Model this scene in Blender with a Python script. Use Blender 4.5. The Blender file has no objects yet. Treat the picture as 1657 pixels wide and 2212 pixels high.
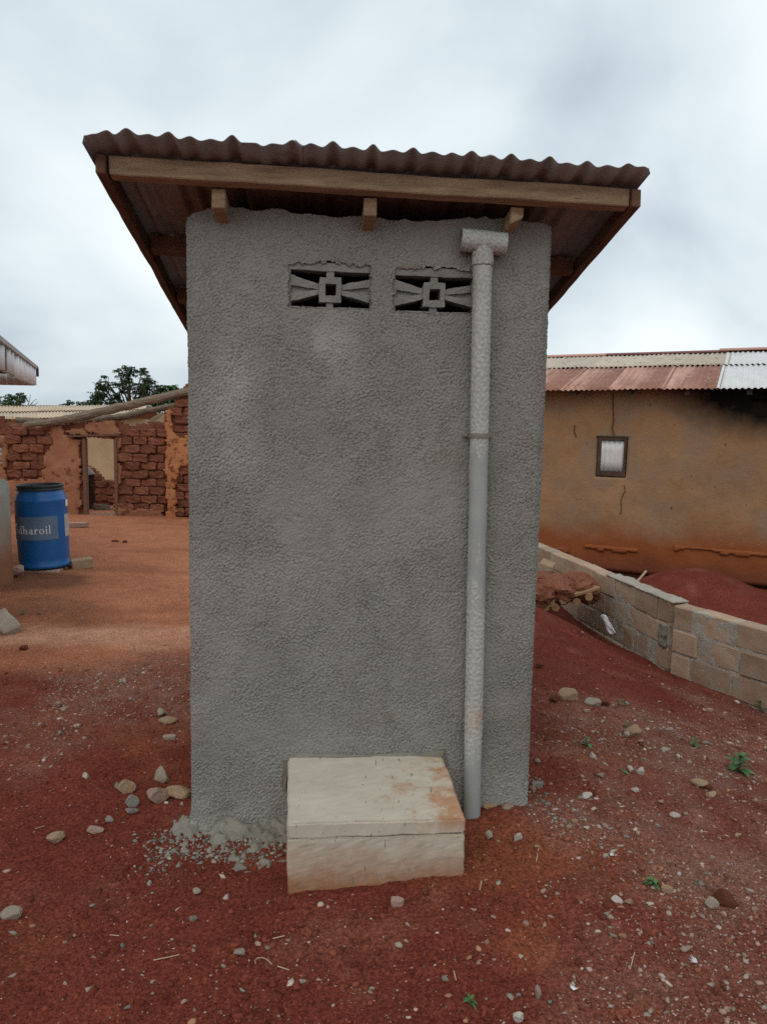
import bpy, bmesh, math, random
import numpy as np
from mathutils import Vector, Matrix, noise as mnoise
random.seed(7); rng = np.random.default_rng(7)
S = bpy.context.scene
col = S.collection

# ------------------------------------------------------------------ camera
F = 1661.0; H = 1.7; PITCH = math.radians(6.8); ROLL = math.radians(1.15)
cf = np.array([0, math.cos(PITCH), -math.sin(PITCH)])
r0 = np.array([1., 0, 0]); u0 = np.array([0, math.sin(PITCH), math.cos(PITCH)])
cr = math.cos(ROLL)*r0 + math.sin(ROLL)*u0; cu = math.cos(ROLL)*u0 - math.sin(ROLL)*r0
CAM = np.array([0, 0, H])
cam_d = bpy.data.cameras.new('camera'); cam = bpy.data.objects.new('camera', cam_d); col.objects.link(cam)
cam.matrix_world = Matrix([[cr[0], cu[0], -cf[0], 0], [cr[1], cu[1], -cf[1], 0], [cr[2], cu[2], -cf[2], H], [0, 0, 0, 1]])
cam_d.sensor_fit = 'VERTICAL'; cam_d.sensor_height = 36.0; cam_d.lens = F/2212*36.0
cam_d.clip_start = 0.05; cam_d.clip_end = 2000
S.camera = cam

# ------------------------------------------------------------------ world, sun, exposure
W = bpy.data.worlds.new('World'); S.world = W; W.use_nodes = True
nt = W.node_tree; nt.nodes.clear()
SUN_EL, SUN_AZ = math.radians(52), math.radians(200)      # azimuth measured from +Y clockwise
def wn(t, **k):
    n = nt.nodes.new(t)
    for a, b in k.items(): setattr(n, a, b)
    return n
tc = wn('ShaderNodeTexCoord'); sep = wn('ShaderNodeSeparateXYZ'); nt.links.new(tc.outputs['Generated'], sep.inputs[0])
zc = wn('ShaderNodeMath', operation='ABSOLUTE'); nt.links.new(sep.outputs['Z'], zc.inputs[0])
za = wn('ShaderNodeMath', operation='ADD'); za.inputs[1].default_value = 0.62; nt.links.new(zc.outputs[0], za.inputs[0])
dx = wn('ShaderNodeMath', operation='DIVIDE'); nt.links.new(sep.outputs['X'], dx.inputs[0]); nt.links.new(za.outputs[0], dx.inputs[1])
dy = wn('ShaderNodeMath', operation='DIVIDE'); nt.links.new(sep.outputs['Y'], dy.inputs[0]); nt.links.new(za.outputs[0], dy.inputs[1])
cmb = wn('ShaderNodeCombineXYZ'); nt.links.new(dx.outputs[0], cmb.inputs[0]); nt.links.new(dy.outputs[0], cmb.inputs[1])
cmb.inputs[2].default_value = 3.7
n1 = wn('ShaderNodeTexNoise'); n1.inputs['Scale'].default_value = 2.0; n1.inputs['Detail'].default_value = 7; n1.inputs['Roughness'].default_value = 0.46
n1.inputs['Distortion'].default_value = 0.25
nt.links.new(cmb.outputs[0], n1.inputs['Vector'])
rp = wn('ShaderNodeValToRGB'); e = rp.color_ramp.elements
e[0].position = 0.31; e[0].color = (0.43, 0.515, 0.59, 1); e[1].position = 0.64; e[1].color = (0.95, 1.03, 1.06, 1)
m_ = rp.color_ramp.elements.new(0.48); m_.color = (0.74, 0.825, 0.87, 1)
nt.links.new(n1.outputs['Fac'], rp.inputs[0])
sky = wn('ShaderNodeTexSky', sky_type='NISHITA', sun_disc=False)
sky.sun_elevation = SUN_EL; sky.sun_rotation = SUN_AZ; sky.dust_density = 3.0
bg1 = wn('ShaderNodeBackground'); bg1.inputs[1].default_value = 0.08; nt.links.new(sky.outputs[0], bg1.inputs[0])
bg2 = wn('ShaderNodeBackground'); bg2.inputs[1].default_value = 1.0; nt.links.new(rp.outputs[0], bg2.inputs[0])
mx = wn('ShaderNodeMixShader'); mx.inputs[0].default_value = 0.9
nt.links.new(bg1.outputs[0], mx.inputs[1]); nt.links.new(bg2.outputs[0], mx.inputs[2])
wo = wn('ShaderNodeOutputWorld'); nt.links.new(mx.outputs[0], wo.inputs[0])

sd = bpy.data.lights.new('sun', 'SUN'); sd.energy = 0.8; sd.angle = math.radians(60); sd.color = (1, 0.93, 0.83)
so = bpy.data.objects.new('sun', sd); col.objects.link(so)
sdir = Vector((math.sin(SUN_AZ)*math.cos(SUN_EL), math.cos(SUN_AZ)*math.cos(SUN_EL), math.sin(SUN_EL)))
so.rotation_euler = (-sdir).to_track_quat('-Z', 'Y').to_euler(); so.location = sdir*60
S.view_settings.view_transform = 'Standard'; S.view_settings.look = 'None'
S.view_settings.exposure = 0.12; S.view_settings.gamma = 1.0; S.view_settings.use_curve_mapping = False
S.render.engine = 'CYCLES'; S.cycles.max_bounces = 6; S.cycles.use_denoising = False

# ------------------------------------------------------------------ pixel -> world helpers (photo measured at 1657 x 2212)
def ray(x, y): return cf + cr*(x-828.5)/F - cu*(y-1106)/F
def on_plane(x, y, P, n):
    d = ray(x, y); return CAM + d*np.dot(np.array(P)-CAM, n)/np.dot(d, n)
def atY(x, y, Y): d = ray(x, y); return CAM + d*Y/d[1]
def atZ(x, y, z): d = ray(x, y); return CAM + d*(z-H)/d[2]
def depth(P): return float((np.array(P)-CAM) @ cf)

# ------------------------------------------------------------------ noise (numpy)
def _h(ix, iy, s):
    n = (ix.astype(np.int64)*374761393 + iy.astype(np.int64)*668265263 + s*974634721) & 0x7fffffff
    n = ((n ^ (n >> 13))*1274126177) & 0x7fffffff
    n = n ^ (n >> 16)
    return (n & 0xffff)/32767.5 - 1
def vn(x, y, s=0):
    x = np.asarray(x, float); y = np.asarray(y, float)
    ix = np.floor(x); iy = np.floor(y); fx = x-ix; fy = y-iy
    fx = fx*fx*(3-2*fx); fy = fy*fy*(3-2*fy)
    a = _h(ix, iy, s); b = _h(ix+1, iy, s); c = _h(ix, iy+1, s); d = _h(ix+1, iy+1, s)
    return (a*(1-fx)+b*fx)*(1-fy) + (c*(1-fx)+d*fx)*fy
def fbm(x, y, s=0, o=4, g=0.5):
    t = 0; a = 1.0; n = 0
    for i in range(o):
        t = t + a*vn(np.asarray(x)*2**i + 17.3*i, np.asarray(y)*2**i - 9.1*i, s+i); n += a; a *= g
    return t/n
def sst(a, b, x):
    t = np.clip((np.asarray(x, float)-a)/(b-a), 0, 1); return t*t*(3-2*t)

# ------------------------------------------------------------------ object helpers
LOC = {}
def tagit(o, label=None, cat=None, group=None, kind=None):
    if label: o['label'] = label
    if cat: o['category'] = cat
    if group: o['group'] = group
    if kind: o['kind'] = kind
    return o
def thing(name, label, cat, loc=(0, 0, 0), group=None, rotz=0):
    o = bpy.data.objects.new(name, None); col.objects.link(o); o.location = loc; o.rotation_euler = (0, 0, rotz)
    o.empty_display_size = 0.1
    LOC[o.name] = np.array(loc, float)
    return tagit(o, label, cat, group)
def mk(name, V, Fs, mat, parent=None, local=False, smooth=False, cols=None, loc=None):
    """mesh object from world coordinates (or coordinates local to the root when local=True)"""
    V = np.asarray(V, float)
    if parent is not None and not local:
        V = V - LOC[parent.name]
    if loc is not None: V = V - np.array(loc)
    me = bpy.data.meshes.new(name)
    if isinstance(Fs, np.ndarray):
        nv, nf, k = len(V), len(Fs), Fs.shape[1]
        me.vertices.add(nv); me.vertices.foreach_set('co', V.ravel())
        me.loops.add(nf*k); me.loops.foreach_set('vertex_index', Fs.ravel().astype(np.int32))
        me.polygons.add(nf); me.polygons.foreach_set('loop_start', np.arange(0, nf*k, k, dtype=np.int32))
        me.update(calc_edges=True)
    else:
        me.from_pydata([tuple(v) for v in V], [], [tuple(f) for f in Fs]); me.update()
    if smooth: me.polygons.foreach_set('use_smooth', np.ones(len(me.polygons), bool))
    if cols is not None:
        a = me.color_attributes.new('tint', 'FLOAT_COLOR', 'POINT')
        c = np.ones((len(V), 4)); cc = np.asarray(cols); c[:, :cc.shape[1]] = cc
        a.data.foreach_set('color', c.ravel())
    if mat: me.materials.append(mat)
    o = bpy.data.objects.new(name, me); col.objects.link(o)
    if parent is not None:
        o.parent = parent; LOC[o.name] = LOC[parent.name]
    if loc is not None: o.location = loc
    return o
def inst(src, name, parent=None, mw=None, label=None, group=None, cat=None, mat=None):
    o = src.copy(); o.name = name; col.objects.link(o)
    o.parent = parent
    if mw is not None: o.matrix_local = mw
    for k in ('label', 'group', 'category'):
        if k in o: del o[k]
    tagit(o, label, cat, group)
    return o

class MB:
    def __init__(s): s.V = []; s.F = []
    def add(s, V, F):
        n = len(s.V); s.V += [tuple(v) for v in V]; s.F += [tuple(i+n for i in f) for f in F]
    def box(s, o, ux, uy, uz):
        o, ux, uy, uz = map(lambda a: np.array(a, float), (o, ux, uy, uz))
        P = [o, o+ux, o+ux+uy, o+uy, o+uz, o+ux+uz, o+ux+uy+uz, o+uy+uz]
        s.add(P, [(0, 3, 2, 1), (4, 5, 6, 7), (0, 1, 5, 4), (1, 2, 6, 5), (2, 3, 7, 6), (3, 0, 4, 7)])
    def tube(s, pts, rad, n=8, jit=0.0, cap=True):
        pts = [np.array(p, float) for p in pts]; rings = []
        for i, p in enumerate(pts):
            d = pts[min(i+1, len(pts)-1)] - pts[max(i-1, 0)]; d = d/(np.linalg.norm(d)+1e-9)
            a = np.cross(d, [0.13, 0.21, 0.97]);
            if np.linalg.norm(a) < 0.1: a = np.cross(d, [1, 0, 0])
            a /= np.linalg.norm(a); b = np.cross(d, a)
            r = rad[i] if hasattr(rad, '__len__') else rad
            rings.append([p + (a*math.cos(t)+b*math.sin(t))*r*(1+random.uniform(-jit, jit)) for t in [2*math.pi*k/n for k in range(n)]])
        V = [v for rg in rings for v in rg]; Fs = []
        for i in range(len(pts)-1):
            for k in range(n):
                Fs.append((i*n+k, i*n+(k+1) % n, (i+1)*n+(k+1) % n, (i+1)*n+k))
        if cap:
            Fs.append(tuple(range(n-1, -1, -1))); Fs.append(tuple(range((len(pts)-1)*n, len(pts)*n)))
        s.add(V, Fs)
    def build(s, name, mat, parent=None, **k): return mk(name, s.V, s.F, mat, parent, **k)

def rbox(sx, sy, sz, cuts=2, rough=0.006, bev=0.008, seed=0, fr=9.0):
    """box with rounded worn edges and uneven faces, centred on its base"""
    bm = bmesh.new(); bmesh.ops.create_cube(bm, size=1)
    for v in bm.verts: v.co = Vector((v.co.x*sx, v.co.y*sy, (v.co.z+.5)*sz))
    if bev: bmesh.ops.bevel(bm, geom=bm.edges[:], offset=bev, segments=1, affect='EDGES')
    if cuts: bmesh.ops.subdivide_edges(bm, edges=[e for e in bm.edges if e.calc_length() > 0.05], cuts=cuts, use_grid_fill=True)
    for v in bm.verts:
        p = v.co*fr + Vector((seed*3.1, seed*1.7, seed*5.3))
        v.co += mnoise.noise_vector(p)*rough
    bm.normal_update()
    V = [tuple(v.co) for v in bm.verts]; bm.verts.index_update(); Fs = [tuple(v.index for v in f.verts) for f in bm.faces]; bm.free()
    return V, Fs

def slab(xs, zs, mask, front, thick, frame, jit=0.0):
    """sheet with thickness made of the grid cells where mask is True; front(x,z)=how far a point stands proud. frame=(origin, ux, uz, n toward viewer)"""
    O, ux, uz, n = [np.array(a, float) for a in frame]
    nx, nz = len(xs), len(zs)
    X, Z = np.meshgrid(xs, zs, indexing='ij')
    Xj = X + jit*vn(X*31, Z*29, 5); Zj = Z + jit*vn(X*27, Z*33, 9)
    D = front(X, Z)
    use = np.zeros((nx, nz), bool)
    use[:-1, :-1] |= mask; use[1:, :-1] |= mask; use[:-1, 1:] |= mask; use[1:, 1:] |= mask
    idx = -np.ones((nx, nz), int); k = int(use.sum()); idx[use] = np.arange(k)
    Pf = O + Xj[use][:, None]*ux + Zj[use][:, None]*uz
    V = np.vstack([Pf + D[use][:, None]*n, Pf - thick*n]); Fs = []
    mp = np.pad(mask, 1)
    for i, j in zip(*np.nonzero(mask)):
        a, b, c, d = idx[i, j], idx[i+1, j], idx[i+1, j+1], idx[i, j+1]
        Fs.append((a, b, c, d)); Fs.append((a+k, d+k, c+k, b+k))
        if not mp[i, j+1]: Fs.append((d, d+k, a+k, a))
        if not mp[i+2, j+1]: Fs.append((b, b+k, c+k, c))
        if not mp[i+1, j]: Fs.append((a, a+k, b+k, b))
        if not mp[i+1, j+2]: Fs.append((c, c+k, d+k, d))
    return V, np.array(Fs)
def inpoly(X, Z, poly):
    r = np.zeros(X.shape, bool); n = len(poly); j = n-1
    for i in range(n):
        xi, zi = poly[i]; xj, zj = poly[j]
        c = ((zi > Z) != (zj > Z)) & (X < (xj-xi)*(Z-zi)/((zj-zi) if zj != zi else 1e-9)+xi)
        r ^= c; j = i
    return r

def corrugated(O, du, dv, nrm, width, length, period=0.076, amp=0.009, ns=8, rows=2, th=0.0015, phase=0., skew=None, dent=0.0):
    O, du, dv, nrm = [np.array(a, float) for a in (O, du, dv, nrm)]
    nc = int(width/period*ns)+1; us = np.linspace(0, width, nc); vs = np.linspace(0, length, rows)
    U, Vv = np.meshgrid(us, vs, indexing='ij')
    h = amp*np.sin(2*np.pi*(U/period)+phase) + dent*vn(U*6+O[0]*5, Vv*4+O[1], 3)
    top = O + U[..., None]*du + Vv[..., None]*dv + h[..., None]*nrm
    bot = top - th*nrm
    V = np.vstack([top.reshape(-1, 3), bot.reshape(-1, 3)]); N = nc*rows; Fs = []
    for i in range(nc-1):
        for j in range(rows-1):
            a, b, c, d = i*rows+j, (i+1)*rows+j, (i+1)*rows+j+1, i*rows+j+1
            Fs += [(a, b, c, d), (a+N, d+N, c+N, b+N)]
        a, b = i*rows, (i+1)*rows; Fs.append((a, a+N, b+N, b))
        a, b = i*rows+rows-1, (i+1)*rows+rows-1; Fs.append((a, b, b+N, a+N))
    for j in range(rows-1):
        Fs.append((j, j+1, j+1+N, j+N)); q = (nc-1)*rows+j; Fs.append((q, q+N, q+1+N, q+1))
    return V, np.array(Fs)

def lathe(profile, n=40, c=(0, 0, 0)):
    V = []; Fs = []
    for r, z in profile:
        for k in range(n):
            t = 2*math.pi*k/n; V.append((c[0]+r*math.cos(t), c[1]+r*math.sin(t), c[2]+z))
    for i in range(len(profile)-1):
        for k in range(n): Fs.append((i*n+k, i*n+(k+1) % n, (i+1)*n+(k+1) % n, (i+1)*n+k))
    return V, Fs

# ------------------------------------------------------------------ materials
def M(name, c1, c2, scale=6, rough=.9, bump=.3, bscale=60, spec=.2, metal=0., c3=None, s3=30, t3=.62, attr=False, rnd=.12, stretch=(1, 1, 1), bdist=.01, extra=None, contrast=.22):
    m = bpy.data.materials.new(name); m.use_nodes = True; t = m.node_tree; N = t.nodes; L = t.links
    b = N['Principled BSDF']; b.inputs['Roughness'].default_value = rough; b.inputs['Metallic'].default_value = metal
    b.inputs['Specular IOR Level'].default_value = spec
    tcn = N.new('ShaderNodeTexCoord'); oi = N.new('ShaderNodeObjectInfo')
    mp = N.new('ShaderNodeVectorMath'); mp.operation = 'MULTIPLY_ADD'; mp.inputs[1].default_value = stretch
    sc = N.new('ShaderNodeVectorMath'); sc.operation = 'SCALE'; sc.inputs[0].default_value = (13, 29, 17); L.new(oi.outputs['Random'], sc.inputs['Scale'])
    L.new(tcn.outputs['Object'], mp.inputs[0]); L.new(sc.outputs[0], mp.inputs[2])
    def nz(s, d=6, r=.6):
        n = N.new('ShaderNodeTexNoise'); n.inputs['Scale'].default_value = s; n.inputs['Detail'].default_value = d; n.inputs['Roughness'].default_value = r
        L.new(mp.outputs[0], n.inputs['Vector']); return n
    def ramp(src, p0, p1):
        r = N.new('ShaderNodeMapRange'); r.inputs[1].default_value = p0; r.inputs[2].default_value = p1; L.new(src, r.inputs[0]); return r.outputs[0]
    def mix(f, a, bb, mode='MIX'):
        x = N.new('ShaderNodeMix'); x.data_type = 'RGBA'; x.blend_type = mode
        if isinstance(f, (int, float)): x.inputs[0].default_value = f
        else: L.new(f, x.inputs[0])
        for i, v in ((6, a), (7, bb)):
            if isinstance(v, (tuple, list)): x.inputs[i].default_value = (*v[:3], 1)
            else: L.new(v, x.inputs[i])
        return x.outputs[2]
    na = nz(scale)
    c = mix(ramp(na.outputs['Fac'], .5-contrast, .5+contrast), c1, c2)
    if attr:
        at = N.new('ShaderNodeAttribute'); at.attribute_name = 'tint'
        c = mix(1.0, at.outputs['Color'], c, 'MULTIPLY')
    if c3 is not None:
        n3 = nz(s3, 4); c = mix(ramp(n3.outputs['Fac'], t3, t3+.08), c, c3)
    if rnd:
        rr = N.new('ShaderNodeMapRange'); rr.inputs[3].default_value = 1-rnd; rr.inputs[4].default_value = 1+rnd; L.new(oi.outputs['Random'], rr.inputs[0])
        cc = N.new('ShaderNodeCombineColor')
        for i in range(3): L.new(rr.outputs[0], cc.inputs[i])
        c = mix(1.0, c, cc.outputs[0], 'MULTIPLY')
    if extra: c = extra(N, L, mix, ramp, nz, c, b)
    L.new(c, b.inputs['Base Color'])
    if bump:
        nb = nz(bscale, 5, .65); bp = N.new('ShaderNodeBump'); bp.inputs['Strength'].default_value = bump; bp.inputs['Distance'].default_value = bdist
        L.new(nb.outputs['Fac'], bp.inputs['Height']); L.new(bp.outputs[0], b.inputs['Normal'])
    return m
def worldpos(N, L):
    g = N.new('ShaderNodeNewGeometry'); s = N.new('ShaderNodeSeparateXYZ'); L.new(g.outputs['Position'], s.inputs[0]); return g, s

def soil_extra(N, L, mix, ramp, nz, c, b):
    n = nz(75, 4, .7); c = mix(ramp(n.outputs['Fac'], .36, .66), mix(1., c, (.52, .49, .49), 'MULTIPLY'), mix(1., c, (1.42, 1.46, 1.5), 'MULTIPLY'))
    n = nz(170, 2, .5); c = mix(ramp(n.outputs['Fac'], .70, .74), c, mix(.55, c, (.42, .28, .22)))
    return c
m_ground = M('soil', (.82, .80, .80), (1.18, 1.2, 1.22), scale=2.2, rough=1, spec=.05, bump=.8, bscale=85, bdist=.010, attr=True, rnd=0, contrast=.3, extra=soil_extra)
m_gravel = M('gravel', (.85, .85, .85), (1.15, 1.15, 1.15), scale=20, rough=.95, spec=.1, bump=0, attr=True, rnd=0)
def stucco_extra(N, L, mix, ramp, nz, c, b):
    n = nz(1.6, 3); c = mix(ramp(n.outputs['Fac'], .5, .72), c, (.30, .288, .258))
    n = nz(2.7, 4); c = mix(ramp(n.outputs['Fac'], .60, .85), c, (.20, .17, .135))
    return c
m_stucco = M('stucco', (.205, .198, .178), (.275, .267, .242), scale=3.5, rough=.97, spec=.08, bump=.7, bscale=110, bdist=.006, attr=True, rnd=0, extra=stucco_extra)
m_pvc = M('pipe_plastic', (.9, .9, .9), (1.08, 1.08, 1.08), scale=9, rough=.5, spec=.35, bump=.12, bscale=140, bdist=.003, attr=True, rnd=0)
m_wood = M('weathered_timber', (.22, .145, .085), (.41, .29, .18), scale=4, stretch=(1.2, 12, 12), rough=.85, bump=.5, bscale=30, bdist=.005, rnd=.1, c3=(.15, .09, .05), s3=6, t3=.66)
m_wood2 = M('reddish_timber', (.12, .062, .042), (.19, .10, .062), scale=5, stretch=(6, 1, 6), rough=.85, bump=.4, bscale=40, bdist=.004, rnd=.1)
m_tin_old = M('old_roof_tin', (.225, .225, .215), (.335, .33, .315), scale=7, rough=.6, metal=.15, spec=.4, bump=.1, bscale=50, c3=(.24, .19, .155), s3=5, t3=.58, rnd=.06)
def step_extra(N, L, mix, ramp, nz, c, b):
    g, s = worldpos(N, L)
    def madd(src, k, addsrc):
        a = N.new('ShaderNodeMath'); a.operation = 'MULTIPLY_ADD'; a.inputs[1].default_value = k; L.new(src, a.inputs[0]); L.new(addsrc, a.inputs[2]); return a.outputs[0]
    f1, f2, f3 = nz(11, 8, .72), nz(4, 6, .6), nz(48, 4, .6)
    c = mix(ramp(f2.outputs['Fac'], .58, .84), c, (.34, .315, .27))
    # red soil splashed on the foot
    a = madd(f1.outputs['Fac'], -.22, s.outputs['Z']); c = mix(ramp(a, .005, -.175), c, (.31, .15, .08))
    # trodden-in laterite on the right of the slab
    a = madd(s.outputs['X'], .9, f1.outputs['Fac']); a = madd(f2.outputs['Fac'], .6, a)
    zt = N.new('ShaderNodeMapRange'); zt.inputs[1].default_value = .12; zt.inputs[2].default_value = .20; L.new(s.outputs['Z'], zt.inputs[0])
    m = N.new('ShaderNodeMath'); m.operation = 'MULTIPLY'; L.new(ramp(a, .90, 1.10), m.inputs[0]); L.new(zt.outputs[0], m.inputs[1])
    c = mix(m.outputs[0], c, (.40, .22, .125))
    # scuffs, pores, vertical trowel drips
    c = mix(ramp(f3.outputs['Fac'], .66, .72), c, (.22, .185, .145))
    sv = N.new('ShaderNodeVectorMath'); sv.operation = 'MULTIPLY'; sv.inputs[1].default_value = (55, 9, 9); L.new(g.outputs['Position'], sv.inputs[0])
    nv_ = N.new('ShaderNodeTexNoise'); nv_.inputs['Scale'].default_value = 1; nv_.inputs['Detail'].default_value = 4; L.new(sv.outputs[0], nv_.inputs['Vector'])
    return mix(ramp(nv_.outputs['Fac'], .68, .72), c, (.17, .14, .11))
m_step = M('trowelled_concrete', (.45, .395, .315), (.51, .455, .37), scale=9, rough=.9, bump=.18, bscale=60, bdist=.004, rnd=0, extra=step_extra)
m_mortar = M('mortar', (.175, .162, .135), (.285, .265, .225), scale=9, rough=1, bump=.8, bscale=70, bdist=.01)
m_block = M('sand_block', (.31, .205, .14), (.41, .29, .20), scale=7, rough=1, bump=.6, bscale=90, bdist=.006, c3=(.33, .29, .24), s3=4, t3=.57, rnd=.2)
m_mortar_w = M('joint_mortar', (.30, .26, .215), (.44, .39, .33), scale=12, rough=1, bump=.9, bscale=60, bdist=.012, rnd=0)
m_mud = M('mud_brick', (.16, .056, .034), (.27, .105, .06), scale=8, rough=1, bump=1.0, bscale=38, bdist=.03, c3=(.36, .24, .19), s3=26, t3=.66, rnd=.22)
m_mudcore = M('mud_core', (.155, .056, .034), (.25, .096, .055), scale=6, rough=1, bump=1.0, bscale=30, bdist=.03, c3=(.34, .22, .17), s3=22, t3=.66, rnd=0)
m_mudplaster = M('mud_plaster', (.25, .105, .058), (.37, .17, .095), scale=3, rough=1, bump=.5, bscale=25, bdist=.015, c3=(.17, .065, .04), s3=7, t3=.58, rnd=.05)
m_orange = M('orange_plaster', (.36, .135, .055), (.46, .20, .09), scale=3, rough=1, bump=.8, bscale=22, bdist=.02, c3=(.15, .05, .03), s3=9, t3=.54, rnd=.05)
m_pole = M('bark_pole', (.15, .11, .08), (.27, .21, .155), scale=7, stretch=(1, 8, 8), rough=.95, bump=.9, bscale=22, bdist=.02, rnd=.1)
m_cream = M('cream_tin', (.47, .365, .26), (.57, .455, .335), scale=3, rough=.75, spec=.2, bump=.1, bscale=40, rnd=.07, c3=(.34, .25, .16), s3=6, t3=.62)
m_beige = M('beige_wall', (.36, .255, .145), (.47, .35, .205), scale=2.2, rough=1, bump=.3, bscale=20, rnd=0)
m_trim = M('grey_trim', (.34, .33, .31), (.45, .44, .42), scale=6, rough=.8, bump=.1, rnd=.05)
m_dark = M('dark_timber', (.04, .028, .02), (.07, .05, .035), scale=6, rough=.9, bump=.3, rnd=.05)
m_tin_new = M('bright_tin', (.50, .51, .52), (.66, .67, .68), scale=6, rough=.42, metal=.35, spec=.5, bump=.06, bscale=30, c3=(.30, .29, .27), s3=9, t3=.62, rnd=.12)
m_tin_white = M('pale_tin', (.56, .555, .54), (.68, .675, .66), scale=5, rough=.55, metal=.1, spec=.4, bump=.05, c3=(.36, .30, .25), s3=11, t3=.64, rnd=.06)
m_rust = M('rusty_tin', (.25, .115, .085), (.37, .19, .14), scale=4, rough=.85, spec=.2, bump=.15, bscale=40, c3=(.52, .36, .27), s3=11, t3=.61, rnd=.08, attr=True)
m_strip = M('chalky_tin', (.44, .375, .30), (.54, .47, .385), scale=6, rough=.8, spec=.2, bump=.05, c3=(.30, .20, .14), s3=8, t3=.58, rnd=.12)
m_fascia = M('grey_fascia_tin', (.70, .70, .71), (.86, .86, .86), scale=12, stretch=(1, 1, .25), rough=.6, spec=.3, metal=0, bump=.05, c3=(.34, .30, .28), s3=8, t3=.68, rnd=.1)
m_blue = M('blue_plastic', (.005, .092, .29), (.010, .125, .38), scale=3, rough=.38, spec=.45, bump=.03, bscale=20, rnd=0, c3=(.012, .13, .36), s3=5, t3=.6)
m_black = M('black_rubber', (.02, .022, .026), (.035, .038, .042), scale=8, rough=.5, spec=.4, bump=0, rnd=0)
m_sticker = M('faded_sticker', (.11, .17, .26), (.155, .215, .30), scale=6, rough=.6, spec=.3, bump=0, rnd=0)
m_letter = M('white_print', (.74, .77, .80), (.82, .84, .86), scale=15, rough=.6, bump=0, rnd=0)
def tank_extra(N, L, mix, ramp, nz, c, b):
    g, s = worldpos(N, L); n = nz(2.5, 5)
    a = N.new('ShaderNodeMath'); a.operation = 'MULTIPLY_ADD'; a.inputs[1].default_value = -.6; L.new(n.outputs['Fac'], a.inputs[0]); L.new(s.outputs['Z'], a.inputs[2])
    return mix(ramp(a.outputs[0], .35, -.1), c, (.27, .12, .06))
m_tank = M('tank_concrete', (.24, .235, .195), (.35, .335, .28), scale=3, rough=.95, bump=.3, bscale=30, rnd=0, extra=tank_extra)
m_drum = M('rusted_drum', (.022, .016, .014), (.06, .032, .022), scale=4, rough=.95, spec=.02, bump=.2, rnd=0)
m_basin = M('dull_metal', (.16, .13, .12), (.25, .21, .19), scale=5, rough=.6, metal=.3, bump=.1, rnd=0)
m_plastic = M('white_plastic', (.50, .50, .50), (.62, .62, .62), scale=8, rough=.5, bump=.4, bscale=18, rnd=0)
m_log = M('cut_log', (.21, .115, .06), (.34, .205, .11), scale=9, rough=.9, bump=.5, bscale=30, rnd=.15)
m_stones = [M('pale_stone', (.30, .235, .185), (.43, .35, .28), scale=9, rough=1, bump=.7, bscale=45, bdist=.008),
            M('tan_stone', (.31, .20, .12), (.43, .30, .19), scale=9, rough=1, bump=.7, bscale=45, bdist=.008),
            M('pink_stone', (.33, .21, .165), (.45, .31, .25), scale=9, rough=1, bump=.7, bscale=45, bdist=.008),
            M('red_clod', (.13, .038, .023), (.22, .075, .042), scale=9, rough=1, bump=.8, bscale=45, bdist=.01),
            M('grey_cement_lump', (.24, .21, .18), (.36, .325, .28), scale=9, rough=1, bump=.8, bscale=50, bdist=.01),
            M('white_stone', (.42, .36, .31), (.55, .49, .43), scale=9, rough=1, bump=.6, bscale=45, bdist=.006)]
m_leaf = M('weed_leaf', (.045, .105, .03), (.085, .17, .055), scale=14, rough=.55, spec=.3, bump=.1, rnd=.3)
m_tree = M('tree_leaf', (.018, .034, .014), (.045, .075, .026), scale=.9, rough=.6, spec=.25, bump=0, rnd=.1)
m_tree2 = M('brighter_leaf', (.022, .050, .016), (.055, .105, .03), scale=.9, rough=.6, spec=.25, bump=0, rnd=.1)
m_bark = M('bark', (.05, .04, .032), (.09, .075, .06), scale=5, rough=1, bump=.5, rnd=.05)
m_straw = M('straw', (.40, .30, .18), (.52, .41, .27), scale=20, rough=.9, bump=0)
m_twig = M('pale_twig', (.30, .20, .14), (.42, .30, .22), scale=20, rough=.9, bump=0)
m_feather = M('feather', (.55, .54, .53), (.68, .67, .66), scale=20, rough=.8, bump=0)

# ------------------------------------------------------------------ ground
CP = np.array([(-4, 0, -.12), (0, 0, -.12), (4, 0, -.1), (-3, 2, -.11), (-1, 2.4, -.10), (-.4, 2.72, -.085), (.28, 2.78, -.045), (.70, 3.2, .0),
    (-.82, 3.12, -.075), (1.5, 2.8, -.03), (2.4, 2.6, -.06), (2.5, 4.0, -.22), (1.6, 4.2, -.10), (1.0, 4.2, -.03), (3.0, 5.2, -.42), (2.80, 5.75, -.40), (2.45, 6.5, -.41),
    (2.25, 7.4, -.44), (2.02, 8.4, -.40), (1.0, 5.0, -.0), (1.25, 6.0, .055), (1.35, 6.75, .08), (1.75, 6.3, -.10), (1.95, 7.0, -.26),
    (1.6, 8.6, -.2), (.6, 7, .0), (.5, 9, -.15), (-2, 4, -.085), (-3, 6, -.08), (-5, 8.6, -.08), (-3, 9, -.10), (-2, 7, -.08), (-1, 9, -.12),
    (-7, 9, -.12), (-4, 14.4, -.2), (-6.5, 14.4, -.19), (-9, 14.4, -.2), (-2, 14, -.25), (3.5, 7, -.42), (3.2, 8.6, -.45), (4.3, 9, -.5), (2.8, 11.6, -.6), (5, 10.5, -.6),
    (8, 9, -.6), (6, 6, -.5), (5, 3, -.25), (-6, 4, -.1), (-9, 5, -.1), (0, 16, -.4), (6, 16, -.6), (-8, 18, -.35)])
def _phi(d2): return np.sqrt(d2+.35**2)
_D = ((CP[:, None, :2]-CP[None, :, :2])**2).sum(-1)
_A = np.zeros((len(CP)+1,)*2); _A[:-1, :-1] = _phi(_D) - 1e-3*np.eye(len(CP)); _A[-1, :-1] = 1; _A[:-1, -1] = 1
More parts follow.
